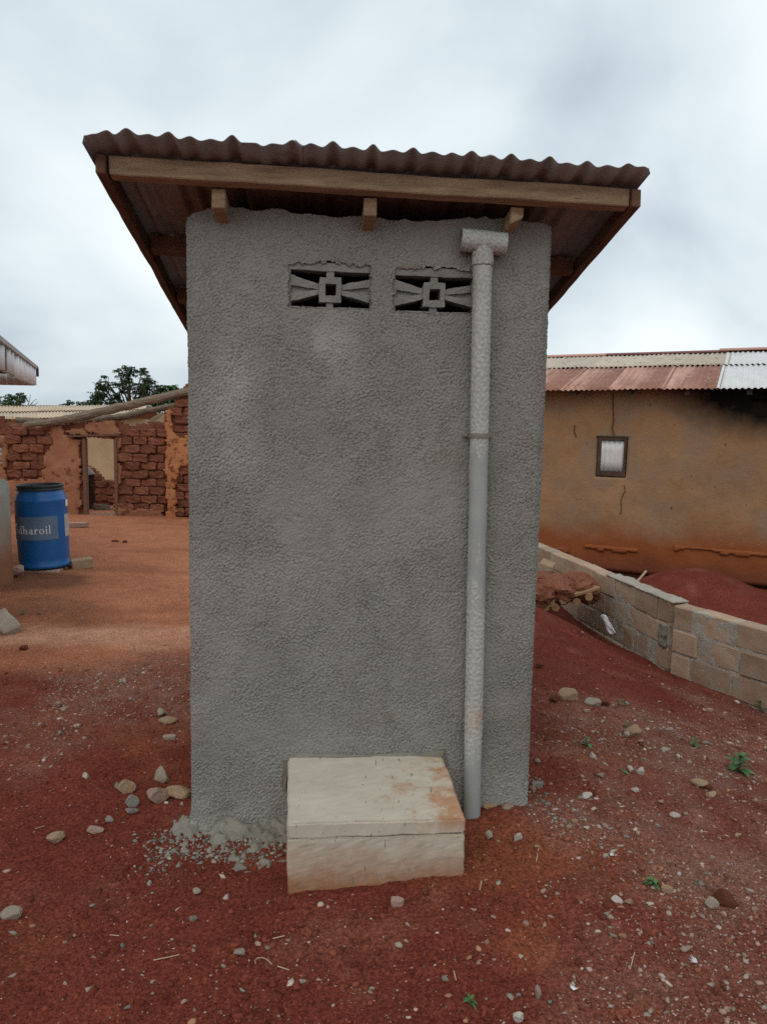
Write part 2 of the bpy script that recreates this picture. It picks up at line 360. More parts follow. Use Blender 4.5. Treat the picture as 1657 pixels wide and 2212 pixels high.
_w = np.linalg.solve(_A, np.append(CP[:, 2], 0))
def sstx(x, y):   # smoothness: 1 where the dirt is swept and compacted
    return sst(4.9, 5.9, y + .5*vn(x*1.3, y*1.3, 3)) * sst(-.3, -1.0, x)
def g0(x, y):
    x = np.asarray(x, float); y = np.asarray(y, float); z = np.full(np.broadcast(x, y).shape, _w[-1])
    for (px, py, _), w in zip(CP, _w[:-1]): z = z + w*_phi((x-px)**2+(y-py)**2)
    far = sst(17, 30, np.hypot(x, y)) + sst(-1, -6, y); far = np.clip(far, 0, 1)
    z = z*(1-far) + (-.45)*far
    # spoil heap of earth behind the block wall
    z = z + .50*np.exp(-(((x-3.75)/.85)**2+((y-9.0)/1.0)**2)) + .18*np.exp(-(((x-5.0)/.7)**2+((y-8.2)/.9)**2))
    # pit under the log cover
    z = z - .5*np.exp(-(((x-1.86)/.30)**2+((y-7.4)/.36)**2)**2)
    return z
def ground(x, y):
    x = np.asarray(x, float); y = np.asarray(y, float)
    k = 1-.8*sstx(x, y); nr = np.exp(-np.maximum(0, np.hypot(x, y)-7)/6)
    z = g0(x, y) + .016*fbm(x*1.1, y*1.1, 11, 3) + nr*k*(.017*fbm(x*5, y*5, 21, 3) + .0075*fbm(x*19, y*19, 31, 2) + .004*np.abs(vn(x*55, y*55, 41)))
    return z
def gpt(px, py):
    z = -.1
    for _ in range(40):
        P = atZ(px, py, z); z = z*.5 + .5*float(ground(P[0], P[1]))
    return np.array([P[0], P[1], float(ground(P[0], P[1]))])

RED, WINE, ORG, PALE, GREY, DUST = [np.array(c) for c in ((.175, .043, .026), (.148, .034, .022), (.44, .172, .090), (.54, .29, .185), (.235, .125, .092), (.235, .074, .036))]
def blob(x, y, cx, cy, rx, ry, n=.5, s=0):
    d = np.sqrt(((x-cx)/rx)**2+((y-cy)/ry)**2) + n*fbm(x*2.3, y*2.3, 60+s, 3); return sst(1.25, .55, d)
def gravelly(x, y):
    a = .75*sst(.55, 1.0, x + .35*vn(x*1.5, y*1.5, 77))*sst(5.4, 4.4, y+.4*vn(x*2, y*2, 5))
    a = np.maximum(a, .9*blob(x, y, 1.75, 4.1, .9, .55, .5, 1)); a = np.maximum(a, .95*blob(x, y, -1.5, 4.75, .85, .85, .6, 2))
    a = np.maximum(a, .8*blob(x, y, 2.6, 5.3, .5, .55, .4, 4)); a = np.maximum(a, .9*blob(x, y, .95, 3.15, .35, .3, .4, 5)); a = np.maximum(a, .5*blob(x, y, -2.3, 4.2, .9, .4, .5, 8))
    return a
def soil(x, y):
    c = np.broadcast_to(RED, x.shape+(3,)).copy()
    def lay(m, k): c[:] = c*(1-m[..., None]) + k*m[..., None]
    lay(np.clip(.75*sst(-.1, .45, fbm(x*.9+3, y*.9, 50, 4))+.6*sst(.2, 1.2, x), 0, 1), WINE)
    lay(.6*sst(.12, .5, fbm(x*1.7, y*1.7, 54, 4)), DUST)
    lay(.7*blob(x, y, .62, 2.95, .55, .3, .5, 6), DUST)
    lay(sst(.0, .6, x)*sst(4.7, 5.3, y+.35*vn(x*1.2, y*1.2, 8))*.9, WINE)
    s = np.maximum(sstx(x, y), .8*sst(8.5, 14, y+1.6*vn(x*.5, y*.5, 18))*sst(2.2, .6, x)); s = np.maximum(s, .7*sst(14, 22, y+2*vn(x*.3, y*.3, 19))); lay(s, ORG)
    lay(s*.75*blob(x, y, -1.75, 6.0, 1.5, .45, .6, 3), PALE); lay(s*.5*blob(x, y, -3.5, 5.9, 1.2, .4, .6, 9), PALE)
    lay(s*.45*sst(-.1, .5, fbm(x*.7, y*1.8, 57, 4)), np.array((.27, .10, .052)))
    lay(.65*blob(x, y, -3.75, 8.1, .75, .5, .5, 12), np.array((.12, .055, .033))); lay(.4*blob(x, y, -3.2, 7.0, .6, .5, .7, 13), np.array((.15, .072, .045)))
    lay(.4*blob(x, y, -3.3, 6.5, .9, .28, .6, 15), np.array((.17, .066, .036)))
    lay(.8*gravelly(x, y)*(.55+.45*vn(x*9, y*9, 6)), GREY)
    lay(.6*blob(x, y, 1.35, 2.75, .30, .22, .6, 14), np.array((.24, .12, .085)))
    lay(.35*sst(.15, .6, fbm(x*4, y*4, 58, 4))*(1-s), np.array((.24, .095, .06)))
    return c*(1+.16*fbm(x*14, y*14, 59, 3))[..., None]
def geo(a, b, n, g): t = (np.power(g, np.arange(1, n+1))-1)/(g**n-1); return a + (b-a)*t
gx = np.concatenate([geo(-3.6, -150, 60, 1.1)[::-1], np.arange(-3.6, 3.6, .0155), geo(3.6, 150, 60, 1.1)])
gy = np.concatenate([geo(1.5, -60, 24, 1.2)[::-1], np.arange(1.5, 6.6, .0155), np.arange(6.6, 16, .06), geo(16, 300, 44, 1.12)])
GX, GY = np.meshgrid(gx, gy, indexing='ij'); GZ = ground(GX, GY)
nx_, ny_ = GX.shape; I = np.arange(nx_*ny_).reshape(nx_, ny_)
gq = np.stack([I[:-1, :-1], I[1:, :-1], I[1:, 1:], I[:-1, 1:]], -1).reshape(-1, 4)
gob = mk('ground', np.stack([GX, GY, GZ], -1).reshape(-1, 3), gq, m_ground, smooth=True, cols=soil(GX, GY).reshape(-1, 3))
tagit(gob, 'bare red laterite dirt yard around the grey latrine', kind='structure')

# loose gravel (uncountable)
ICO = bmesh.new(); bmesh.ops.create_icosphere(ICO, subdivisions=1, radius=1); icoV = np.array([v.co for v in ICO.verts]); icoF = np.array([[v.index for v in f.verts] for f in ICO.faces]); ICO.free()
octV = np.array([(1, 0, 0), (0, 1, 0), (-1, 0, 0), (0, -1, 0), (0, 0, 1), (0, 0, -1)], float); octF = np.array([(0, 1, 4), (1, 2, 4), (2, 3, 4), (3, 0, 4), (1, 0, 5), (2, 1, 5), (3, 2, 5), (0, 3, 5)])
def scatter(n, bV, bF, smin, smax, power, region, keep, tint):
    x = rng.uniform(region[0], region[1], n); y = region[2] + (region[3]-region[2])*rng.uniform(0, 1, n)**power
    k = rng.uniform(0, 1, n) < keep(x, y); x, y = x[k], y[k]; n = len(x)
    s = smin*(smax/smin)**(rng.uniform(0, 1, n)**2.2)
    z = ground(x, y); a = rng.uniform(0, 6.28, n); e = rng.uniform(.65, 1.35, n); f = rng.uniform(.4, .8, n)
    B = bV[None]*(1+.34*rng.standard_normal((n, len(bV), 1)))
    B = B*np.stack([s*e, s/e, s*f], -1)[:, None, :]
    X = B[..., 0]*np.cos(a)[:, None]-B[..., 1]*np.sin(a)[:, None]+x[:, None]; Y = B[..., 0]*np.sin(a)[:, None]+B[..., 1]*np.cos(a)[:, None]+y[:, None]
    Z = B[..., 2]+(z+rng.uniform(-.25, .2, n)*s)[:, None]
    V = np.stack([X, Y, Z], -1).reshape(-1, 3); Fs = (bF[None]+(np.arange(n)*len(bV))[:, None, None]).reshape(-1, 3)
    C = np.repeat(tint(x, y, s), len(bV), 0); return V, Fs, C
def gkeep(x, y): return np.clip((.42+.58*gravelly(x, y) + .45*sst(3.0, 2.2, y)*sst(-1.2, .0, x))*(.35+.65*sst(-.5, .3, fbm(x*2.2, y*2.2, 71, 3)))*(1-.93*sstx(x, y))*(1-.6*sst(.7, .9, x)*sst(4.7, 5.2, y)), 0, 1)
def gtint(x, y, s):
    n = len(x); base = soil(x, y)*rng.uniform(.6, 1.4, (n, 1)); p = rng.uniform(0, 1, n) < (.12+.40*gravelly(x, y))
    pal = np.array([(.34, .22, .17), (.38, .27, .21), (.27, .19, .15), (.46, .37, .31), (.34, .17, .10), (.29, .23, .19)])[rng.integers(0, 6, n)]*rng.uniform(.65, 1.15, (n, 1))
    base[p] = pal[p]; return base
inside = lambda x, y: ~((x > -.85) & (x < .70) & (y > 3.3-.06*0 + .077*(x-.67)) & (y < 5.0))
parts_ = [scatter(230000, octV, octF, .0019, .0065, 1.35, (-3.4, 3.4, 1.6, 6.2), lambda x, y: gkeep(x, y)*inside(x, y), gtint),
          scatter(62000, icoV, icoF, .0035, .0145, 1.15, (-3.4, 3.4, 1.6, 6.6), lambda x, y: gkeep(x, y)*inside(x, y), gtint)]
off = 0; VV = []; FF = []; CC = []
for v, f, c in parts_: VV.append(v); FF.append(f+off); CC.append(c); off += len(v)
gr = mk('gravel', np.vstack(VV), np.vstack(FF), m_gravel, cols=np.vstack(CC)); tagit(gr, 'loose red and pale gravel scattered over the dirt', kind='stuff')

# ------------------------------------------------------------------ the grey latrine
YAW = math.radians(4.4)
U = np.array([math.cos(YAW), math.sin(YAW), 0]); Vd = np.array([-math.sin(YAW), math.cos(YAW), 0]); ZZ = np.array([0, 0, 1.])
B0 = atZ(1141, 1732, .02); B0[2] = 0      # right front corner, local (0,0,0)
def LW(u, v, z): return B0 + U*u + Vd*v + ZZ*z
lat = thing('latrine', 'narrow grey stuccoed latrine with an overhanging corrugated roof and two vent blocks', 'latrine', tuple(LW(-.74, 0, 0)))
def lw(x, y, v=0):
    q = on_plane(x, y, B0+Vd*v, Vd)-B0; return float(q@U), float(q[2])
Wd, Dp = 1.483, 1.55
# wrapped wall sheet: left side, front, right side, back
step = .0044
s_front = np.arange(0, Wd, step); s_side = np.concatenate([np.arange(0, .12, .006), np.arange(.12, Dp, .03)])
cols_uv = []
for d in s_side[::-1]: cols_uv.append((-Wd, d, 'L'))
for a in s_front[1:]: cols_uv.append((-Wd+a, 0, 'F'))
for d in s_side: cols_uv.append((0, d, 'R'))
R_ = .018
cu_ = np.array([c[0] for c in cols_uv]); cv_ = np.array([c[1] for c in cols_uv])
nu = np.array([-1. if c[2] == 'L' else (1. if c[2] == 'R' else 0.) for c in cols_uv]); nv = np.array([-1. if c[2] == 'F' else 0. for c in cols_uv])
# round the corners
for cxn, sgn in ((-Wd, 1), (0, -1)):
    dd = np.hypot(cu_-cxn, cv_); near = dd < R_*1.6
    w = (1-dd/(R_*1.6))[near]; cu_[near] += sgn*R_*.5*w; cv_[near] += R_*.5*w
    nu[near] = nu[near]*(1-w*.6) - sgn*w*.6; nv[near] = nv[near]*(1-w*.6) - w*.6
arc = np.concatenate([[0], np.cumsum(np.hypot(np.diff(cu_), np.diff(cv_)))])
zrow = np.arange(-.22, 2.52, step); ncol, nrow = len(cu_), len(zrow)
SS, ZR = np.meshgrid(arc, np.linspace(0, 1, nrow), indexing='ij')
ztop = 2.514 + .012*vn(arc*9, arc*0, 91) + .006*vn(arc*31, arc*0, 92) - .2*cv_
fu = cu_ + Wd
ztop = ztop + np.where(cv_ < .05, .012*np.exp(-((fu-.25)/.12)**2) - .012*np.exp(-((fu-.85)/.1)**2) - .03*np.exp(-(fu/.02)**2), 0)
ZR = -.22 + (ztop[:, None]+.22)*ZR
# band-passed noise for the thrown render
def bandnoise(nx, ny, px, py, lo, hi, seed):
    r = np.random.default_rng(seed).standard_normal((nx, ny)); f = np.fft.rfft2(r)
    kx = np.abs(np.fft.fftfreq(nx))[:, None]/px; ky = np.abs(np.fft.rfftfreq(ny))[None]/py
    k = np.sqrt(kx**2+ky**2); w = np.exp(-(lo*k)**2*0) * (1-np.exp(-(k/lo)**2))*np.exp(-(k/hi)**2)
    o = np.fft.irfft2(f*w, s=(nx, ny)); return o/o.std()
fineN = bandnoise(ncol, nrow, .74, 1.0, .25, .68, 5)       # ~ cycles per sample
fineN2 = bandnoise(ncol, nrow, .8, 1.0, .05, .14, 6)
fineN = fineN*(.7+.5*np.clip(.5+bandnoise(ncol, nrow, 1.2, 1, .01, .06, 15)*.5, 0, 1.6)); lump = np.clip(fineN, -1.6, 2.4); lump = np.where(lump > 0, np.abs(lump)**.55*.9, lump*1.35)
amp = .0021*(1-.55*sst(2.30, 2.42, ZR)*sst(.75, .95, SS-Dp)) * (1-.4*sst(.55, .85, fbm(SS*3, ZR*3, 93, 3)+.35))
disp = amp*lump + .0005*fineN2 + .004*fbm(SS*2.2, ZR*2.2, 94, 2)
disp += .03*sst(.12, -.12, ZR)*(.6+.8*vn(SS*12, ZR*12, 95))*sst(.9, .0, np.abs(SS-Dp-.15))       # spread foot of the render at the left
PU = cu_[:, None]+nu[:, None]*disp; PV = cv_[:, None]+nv[:, None]*disp
front_c = np.array([c[2] == 'F' for c in cols_uv])
cellu = .5*(cu_[:-1]+cu_[1:])[:, None]*np.ones((1, nrow-1)); cellz = .25*(ZR[:-1, :-1]+ZR[1:, :-1]+ZR[:-1, 1:]+ZR[1:, 1:]); cf_ok = (front_c[:-1] & front_c[1:])[:, None]
VENTS = [(-1.079, -.739, 2.143, 2.310), (-.655, -.315, 2.138, 2.303)]
hole = np.zeros((ncol-1, nrow-1), bool)
for i, (a, b, c, d) in enumerate(VENTS):
    j = .006*vn(cellu*60, cellz*60, 96+i)+.004*vn(cellu*150, cellz*150, 98)
    arch = .012*np.sin(np.clip((cellu-a)/(b-a), 0, 1)*math.pi)
    cut = np.maximum(0, .02-np.abs(cellz-d)) * 0
    hole |= cf_ok & (cellu > a+.004+j) & (cellu < b-.006+j) & (cellz > c+.004+j) & (cellz < d+.006+arch+j*1.5)
ids = np.arange(ncol*nrow).reshape(ncol, nrow)
q = np.stack([ids[:-1, :-1], ids[1:, :-1], ids[1:, 1:], ids[:-1, 1:]], -1)[~hole]
def edge_rims(solid):
    rims = []
    pad = np.pad(solid, 1)
    for i, j in zip(*np.nonzero(~solid)):
        for di, dj, e0, e1 in ((-1, 0, (i, j), (i, j+1)), (1, 0, (i+1, j+1), (i+1, j)), (0, -1, (i+1, j), (i, j)), (0, 1, (i, j+1), (i+1, j+1))):
            if pad[i+1+di, j+1+dj]: rims.append((ids[e0], ids[e1]))
    return rims
rims = edge_rims(~hole) + [(ids[i+1, -1], ids[i, -1]) for i in range(ncol-1)]
Vw = B0 + PU[..., None]*U + PV[..., None]*Vd + ZR[..., None]*ZZ; Vw = Vw.reshape(-1, 3)
need = sorted({a for r in rims for a in r}); mapi = {a: len(Vw)+k for k, a in enumerate(need)}
inn = (nu[:, None]*U + nv[:, None]*Vd); inw = np.repeat(inn[:, None, :], nrow, 1).reshape(-1, 3)
ext = np.array([Vw[a] - inw[a]*(.12 if (a % nrow) == nrow-1 else .035) for a in need])
rq = np.array([(a, b, mapi[b], mapi[a]) for a, b in rims])
Vall = np.vstack([Vw, ext])
tint = np.ones((ncol, nrow, 3))
tint *= (1+.17*np.clip(fineN, -2, 2)*.6)[..., None]
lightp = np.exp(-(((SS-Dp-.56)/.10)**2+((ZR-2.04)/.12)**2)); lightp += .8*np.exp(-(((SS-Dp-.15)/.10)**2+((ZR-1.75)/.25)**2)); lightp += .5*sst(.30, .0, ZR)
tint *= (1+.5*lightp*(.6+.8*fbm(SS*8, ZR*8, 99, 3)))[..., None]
raw = np.clip(sst(2.34, 2.312, ZR)*sst(2.300, 2.318, ZR)*(((cu_ > -1.075) & (cu_ < -.745)) | ((cu_ > -.65) & (cu_ < -.3)))[:, None]*sst(-.2, .4, vn(SS*25, ZR*25, 97)), 0, 1)
tint = tint*(1-raw[..., None]*.6) + raw[..., None]*.6*np.array((1.1, .62, .48))
tcol = np.vstack([tint.reshape(-1, 3), np.full((len(need), 3), .75)*np.array((1.0, .8, .68))])
wall_o = mk('wall', Vall, np.vstack([q, rq]), m_stucco, lat, smooth=True, cols=tcol)
mb = MB(); mb.box(LW(-Wd, Dp-.12, -.22), U*Wd, Vd*.12, ZZ*(2.2+.2)); mb.build('back_wall', m_stucco, lat, cols=np.ones((8, 3)))
# vent blocks
def vent_block(a, b, c, d, seed):
    mb = MB(); w, h = b-a, d-c
    def P(x, y, v): return LW(a+w*x, v, c+h*y)
    def prism(pts, v0=.010, v1=.105):
        n = len(pts); mb.add([P(x, y, v0) for x, y in pts]+[P(x, y, v1) for x, y in pts],
            [tuple(range(n)), tuple(range(2*n-1, n-1, -1))]+[(i, i+n, (i+1) % n+n, (i+1) % n) for i in range(n)])
    j = lambda: random.uniform(-.012, .012)
    prism([(-.02, -.06), (1.02, -.06), (1.02, .055+j()), (.5, .05), (-.02, .06+j())])
    prism([(-.02, .93+j()), (.5, .90), (1.02, .90+j()), (1.02, 1.10), (-.02, 1.10)])
    prism([(-.03, .06), (.035, .06), (.04, .5), (.03, .93), (-.03, .93)], .012)
    prism([(.985, .06), (1.03, .06), (1.03, .9), (.975, .9), (.96, .5)], .012)
    prism([(.455, .05), (.54, .05), (.54, .17), (.455, .17)], .014); prism([(.46, .74), (.55, .74), (.545, .90), (.46, .90)], .014)
    # ring round the square hole
    prism([(.37, .165), (.63, .165), (.63, .325), (.37, .325)], .004); prism([(.37, .60), (.635, .60), (.63, .755), (.38, .755)], .004)
    prism([(.37, .325), (.445, .325), (.445, .60), (.37, .60)], .004); prism([(.575, .325), (.63, .325), (.635, .60), (.575, .60)], .004)
    # bow-tie arms: two prongs and a web set back between them
    prism([(.03, .17), (.37, .36), (.37, .47), (.03, .36)], .012); prism([(.03, .56), (.37, .47), (.37, .60), (.03, .80)], .012); prism([(.03, .36), (.37, .47), (.03, .56)], .028)
    prism([(.63, .36), (.97, .19), (.97, .36), (.63, .47)], .012); prism([(.63, .47), (.97, .56), (.97, .74), (.63, .60)], .012); prism([(.63, .47), (.97, .36), (.97, .56)], .028)
    bm = bmesh.new(); vv = [bm.verts.new(p) for p in mb.V]
    for f in mb.F: bm.faces.new([vv[i] for i in f])
    for _ in range(3): bmesh.ops.subdivide_edges(bm, edges=[e for e in bm.edges if e.calc_length() > .022], cuts=1, use_grid_fill=True)
    for v in bm.verts: v.co += mnoise.noise_vector(v.co*55)*.0028 + mnoise.noise_vector(v.co*140)*.0016
    bm.verts.index_update(); V = [tuple(v.co) for v in bm.verts]; Fs = [tuple(v.index for v in f.verts) for f in bm.faces]; bm.free()
    return mk('vent_block', V, Fs, m_ventc, lat)
m_ventc = M('vent_concrete', (.22, .215, .195), (.31, .30, .275), scale=12, rough=1, bump=1.0, bscale=120, bdist=.006, rnd=.03)
for i, v in enumerate(VENTS): vent_block(*v, i)
def roughen(mb, maxlen=.09, a=.0035):
    bm = bmesh.new(); vv = [bm.verts.new(p) for p in mb.V]
    for f in mb.F: bm.faces.new([vv[i] for i in f])
    bmesh.ops.bevel(bm, geom=bm.edges[:], offset=.0035, segments=1, affect='EDGES')
    for _ in range(5): bmesh.ops.subdivide_edges(bm, edges=[e for e in bm.edges if e.calc_length() > maxlen], cuts=1, use_grid_fill=True)
    for v in bm.verts: v.co += mnoise.noise_vector(v.co*4.3)*a*1.3 + mnoise.noise_vector(v.co*21)*a*.6
    bm.verts.index_update(); mb.V = [tuple(v.co) for v in bm.verts]; mb.F = [tuple(v.index for v in f.verts) for f in bm.faces]; bm.free(); return mb
# roof timbers
def zroof(u, v): return 2.620 - .017*(u+1.78)/2.05 - .2*(v+.3)     # underside line of the tin, troughs
SL = Vd - ZZ*.2
mb = MB(); mb.box(LW(-1.722, -.185, 2.577), U*1.962-ZZ*.036, Vd*.05-ZZ*.01, ZZ*.067); roughen(mb).build('purlin', m_wood, lat)
for v in (.47, 1.1, 1.58):
    mb = MB(); mb.box(LW(-1.722, v, 2.577-.2*(v+.185)), U*1.962-ZZ*.036, Vd*.055-ZZ*.011, ZZ*.066); roughen(mb).build('purlin', m_wood2, lat)
for u, w, hb, sk in ((-1.362, .052, .070, 0.), (-.786, .050, .066, 0.), (-.210, .050, .085, -.10)):
    mb = MB(); zt = 2.577 - .036*(u+1.722)/1.962 - .2*.06
    v0 = -.125
    if sk:
        a = U*1; P = [LW(u, v0, zt-hb+.02), LW(u+w, v0+.005, zt-hb+.045), LW(u+w, v0, zt), LW(u, v0, zt)]
        Q = [p + SL*1.72 + U*sk*1.0 for p in P]; Q[0] = Q[0]-ZZ*.03; Q[1] = Q[1]-ZZ*.03
        mb.add(P+Q, [(0, 1, 2, 3), (7, 6, 5, 4), (0, 4, 5, 1), (1, 5, 6, 2), (2, 6, 7, 3), (3, 7, 4, 0)])
    else: mb.box(LW(u, v0, zt-hb), U*w, SL*1.72, ZZ*hb)
    roughen(mb).build('rafter', m_wood, lat)
for u in (-1.766, .2435):
    mb = MB(); mb.box(LW(u, -.20, (2.578 if u < -1 else 2.540)-.004), U*.036, SL*1.96, ZZ*.068); roughen(mb).build('barge_board', m_wood2, lat)
# tin sheets: crest and trough positions measured along the front edge
z3 = [(34, 140), (41, 105), (90, 97), (150, 80), (185, 100), (240, 70), (300, 103), (345, 98), (385, 110), (440, 87), (490, 122), (540, 108), (590, 130), (640, 121), (690, 133), (740, 102), (785, 138), (850, 140), (885, 155), (930, 142), (975, 148), (1025, 126), (1075, 158), (1110, 147), (1165, 165), (1215, 137), (1265, 172), (1310, 164), (1360, 180), (1405, 151)]
z4 = [(30, 80), (95, 70), (145, 85), (205, 57), (250, 92), (310, 80), (370, 100), (415, 85), (470, 103), (525, 75), (575, 108), (635, 96), (685, 120), (742, 87), (795, 125), (845, 116), (895, 132), (955, 102), (1005, 142), (1050, 137), (1105, 152), (1160, 127), (1215, 162), (1270, 150), (1330, 165), (1385, 141), (1430, 160), (1472, 158), (1496, 168), (1504, 196)]
pr = [(163+.4582*x, 244+.4582*y) for x, y in z3] + [(813.3+.3927*x, 298.2+.3927*y) for x, y in z4]
pu = np.array([lw(x, y, -.30) for x, y in pr]); order = np.argsort(pu[:, 0]); pu = pu[order]
base_l = np.polyfit(pu[:, 0], pu[:, 1], 1)
def prof(u):
    i = np.clip(np.searchsorted(pu[:, 0], u)-1, 0, len(pu)-2); t = np.clip((u-pu[i, 0])/(pu[i+1, 0]-pu[i, 0]+1e-9), 0, 1); t = t*t*(3-2*t)
    return pu[i, 1]*(1-t)+pu[i+1, 1]*t - np.polyval(base_l, u)
ua, ub = pu[0, 0], pu[-1, 0]
for k, (a, b) in enumerate(((ua, -1.015), (-1.040, -.33), (-.36, ub))):
    us = np.linspace(a, b, int((b-a)/.006)); vs = np.linspace(-.30, 1.80, 22)
    UU, Vv = np.meshgrid(us, vs, indexing='ij')
    hz = prof(UU)*(1-.35*sst(-.3, .6, Vv)) + np.polyval(base_l, UU) - .2*(Vv+.3) + (0, .004, .002)[k]
    top = B0 + UU[..., None]*U + Vv[..., None]*Vd + hz[..., None]*ZZ; bot = top - ZZ*.0022
    n0, n1_ = UU.shape; ii = np.arange(n0*n1_).reshape(n0, n1_); N0 = n0*n1_
    qs = np.stack([ii[:-1, :-1], ii[1:, :-1], ii[1:, 1:], ii[:-1, 1:]], -1).reshape(-1, 4)
    rim = lambda l: np.stack([l[:-1], l[:-1]+N0, l[1:]+N0, l[1:]], -1)
    qq = np.vstack([qs, qs[:, ::-1]+N0, rim(ii[:, 0]), rim(ii[::-1, -1]), rim(ii[0, ::-1]), rim(ii[-1, :])])
    mk('roof_sheet', np.vstack([top.reshape(-1, 3), bot.reshape(-1, 3)]), qq, m_tin_old, lat, smooth=True)
# vent pipe with tee
PR = .0375
def pu_at(z): return np.interp(z, [-.1, .0, 2.4], [-.262, -.264, -.300])
zs_ = np.linspace(-.12, 2.385, 520); th = np.linspace(0, 2*np.pi, 56, endpoint=False)
ZP, TP = np.meshgrid(zs_, th, indexing='ij')
pn = bandnoise(520, 56, .9, .7, .16, .42, 8)
patch = fbm(TP*1.3+4, ZP*6, 81, 4)
cover = np.clip(sst(1.50, 1.60, ZP+.25*patch) + sst(1.02, .86, ZP+.35*patch)*sst(.18, .32, ZP+.12*patch) + .9*sst(.32, .44, patch)*sst(.3, .5, ZP) + .9*sst(.75, .95, np.cos(TP+.2))*0, 0, 1)
side = sst(.3, .9, np.abs(np.cos(TP))) ; cover = np.clip(cover + .8*side*sst(-.1, .25, patch)*sst(.3, .5, ZP), 0, 1)
rr = PR + cover*(.0012 + .0009*np.clip(pn, -1.2, 2))
uc = pu_at(ZP); VP_ = -.046
Vp = B0 + (uc+rr*np.cos(TP))[..., None]*U + (VP_+rr*np.sin(TP))[..., None]*Vd + ZP[..., None]*ZZ
ii = np.arange(520*56).reshape(520, 56); jn = np.roll(ii, -1, 1)
pq = np.stack([ii[:-1], jn[:-1], jn[1:], ii[1:]], -1).reshape(-1, 4)
stain = sst(.1, .03, np.hypot((TP-4.9)*.05, ZP-.42))*sst(-.2, .3, patch+.2)
pc = np.array((.31, .318, .305))*(1-cover[..., None]) + np.array((.385, .385, .355))*(1+.10*np.clip(pn, -1.5, 1.5))[..., None]*cover[..., None]
pc = pc*(1-stain[..., None]*.6)+np.array((.42, .25, .16))*stain[..., None]*.6
pipe = mk('vent_pipe', Vp.reshape(-1, 3), pq, m_pvc, lat, smooth=True, cols=pc.reshape(-1, 3))
# tee: vertical socket + horizontal open tube
def tube_wall(A, Bv, axu, r_out, r_in, n=64, rows=48, seed=0):
    A = np.array(A); Bv = np.array(Bv); d = (Bv-A)/np.linalg.norm(Bv-A); a = np.cross(d, axu); a /= np.linalg.norm(a); b = np.cross(d, a)
    t = np.linspace(0, 2*np.pi, n, endpoint=False); ts = np.linspace(0, 1, rows); nz_ = bandnoise(rows, n, 1, 1, .14, .34, seed)
    rings = []; cols = []
    for i, q in enumerate(ts):
        r = r_out + .0013*np.clip(nz_[i], -1, 1.6); rings.append(A+(Bv-A)*q + (np.cos(t)[:, None]*a+np.sin(t)[:, None]*b)*r[:, None]); cols.append(np.array((.385, .385, .358))*(1+.13*np.clip(nz_[i], -1.5, 1.5))[:, None])
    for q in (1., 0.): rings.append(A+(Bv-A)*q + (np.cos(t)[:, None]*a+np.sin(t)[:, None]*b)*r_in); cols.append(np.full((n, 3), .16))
    V = np.vstack(rings); m = len(rings); ix = np.arange(m*n).reshape(m, n); seq = list(range(m))+[0]
    Q = np.vstack([np.stack([ix[seq[i]], np.roll(ix[seq[i]], -1), np.roll(ix[seq[i+1]], -1), ix[seq[i+1]]], -1) for i in range(m)])
    return V, Q, np.vstack(cols)
ut, zt = -.300, 2.415
v1, q1, c1 = tube_wall(LW(ut-.092, VP_-.004, zt+.008), LW(ut+.092, VP_-.004, zt-.004), Vd, .0435, .037, seed=3)
v2, q2, c2 = tube_wall(LW(ut+.001, VP_, 2.325), LW(ut, VP_, 2.40), Vd, .0425, .036, rows=14, seed=4)
mk('tee_fitting', np.vstack([v1, v2]), np.vstack([q1, q2+len(v1)]), m_pvc, pipe, smooth=True, cols=np.vstack([c1, c2]))
# clip
mb = MB(); zc_, ucl = 1.645, float(pu_at(1.645))
n = 24; A = [(ucl+math.cos(t)*(PR+.006), VP_+math.sin(t)*(PR+.006)) for t in np.linspace(math.pi*1.0, math.pi*2.0, n)]
A = [(ucl-PR-.026, -.012), (ucl-PR-.006, -.012)]+A+[(ucl+PR+.006, -.012), (ucl+PR+.022, -.012)]
for (a0, b0), (a1, b1) in zip(A[:-1], A[1:]):
    mb.add([LW(a0, b0-.002, zc_-.008), LW(a1, b1-.002, zc_-.008), LW(a1, b1-.002, zc_+.010), LW(a0, b0-.002, zc_+.010), LW(a0, b0+.003, zc_-.008), LW(a1, b1+.003, zc_-.008), LW(a1, b1+.003, zc_+.010), LW(a0, b0+.003, zc_+.010)],
           [(0, 1, 2, 3), (3, 2, 6, 7), (0, 4, 5, 1), (4, 7, 6, 5)])
for sx in (-1, 1):
    mb.tube([LW(ucl+sx*(PR+.014), -.014, zc_), LW(ucl+sx*(PR+.014), -.024, zc_)], .006, 8)
mb.build('pipe_clip', m_mortar, pipe)

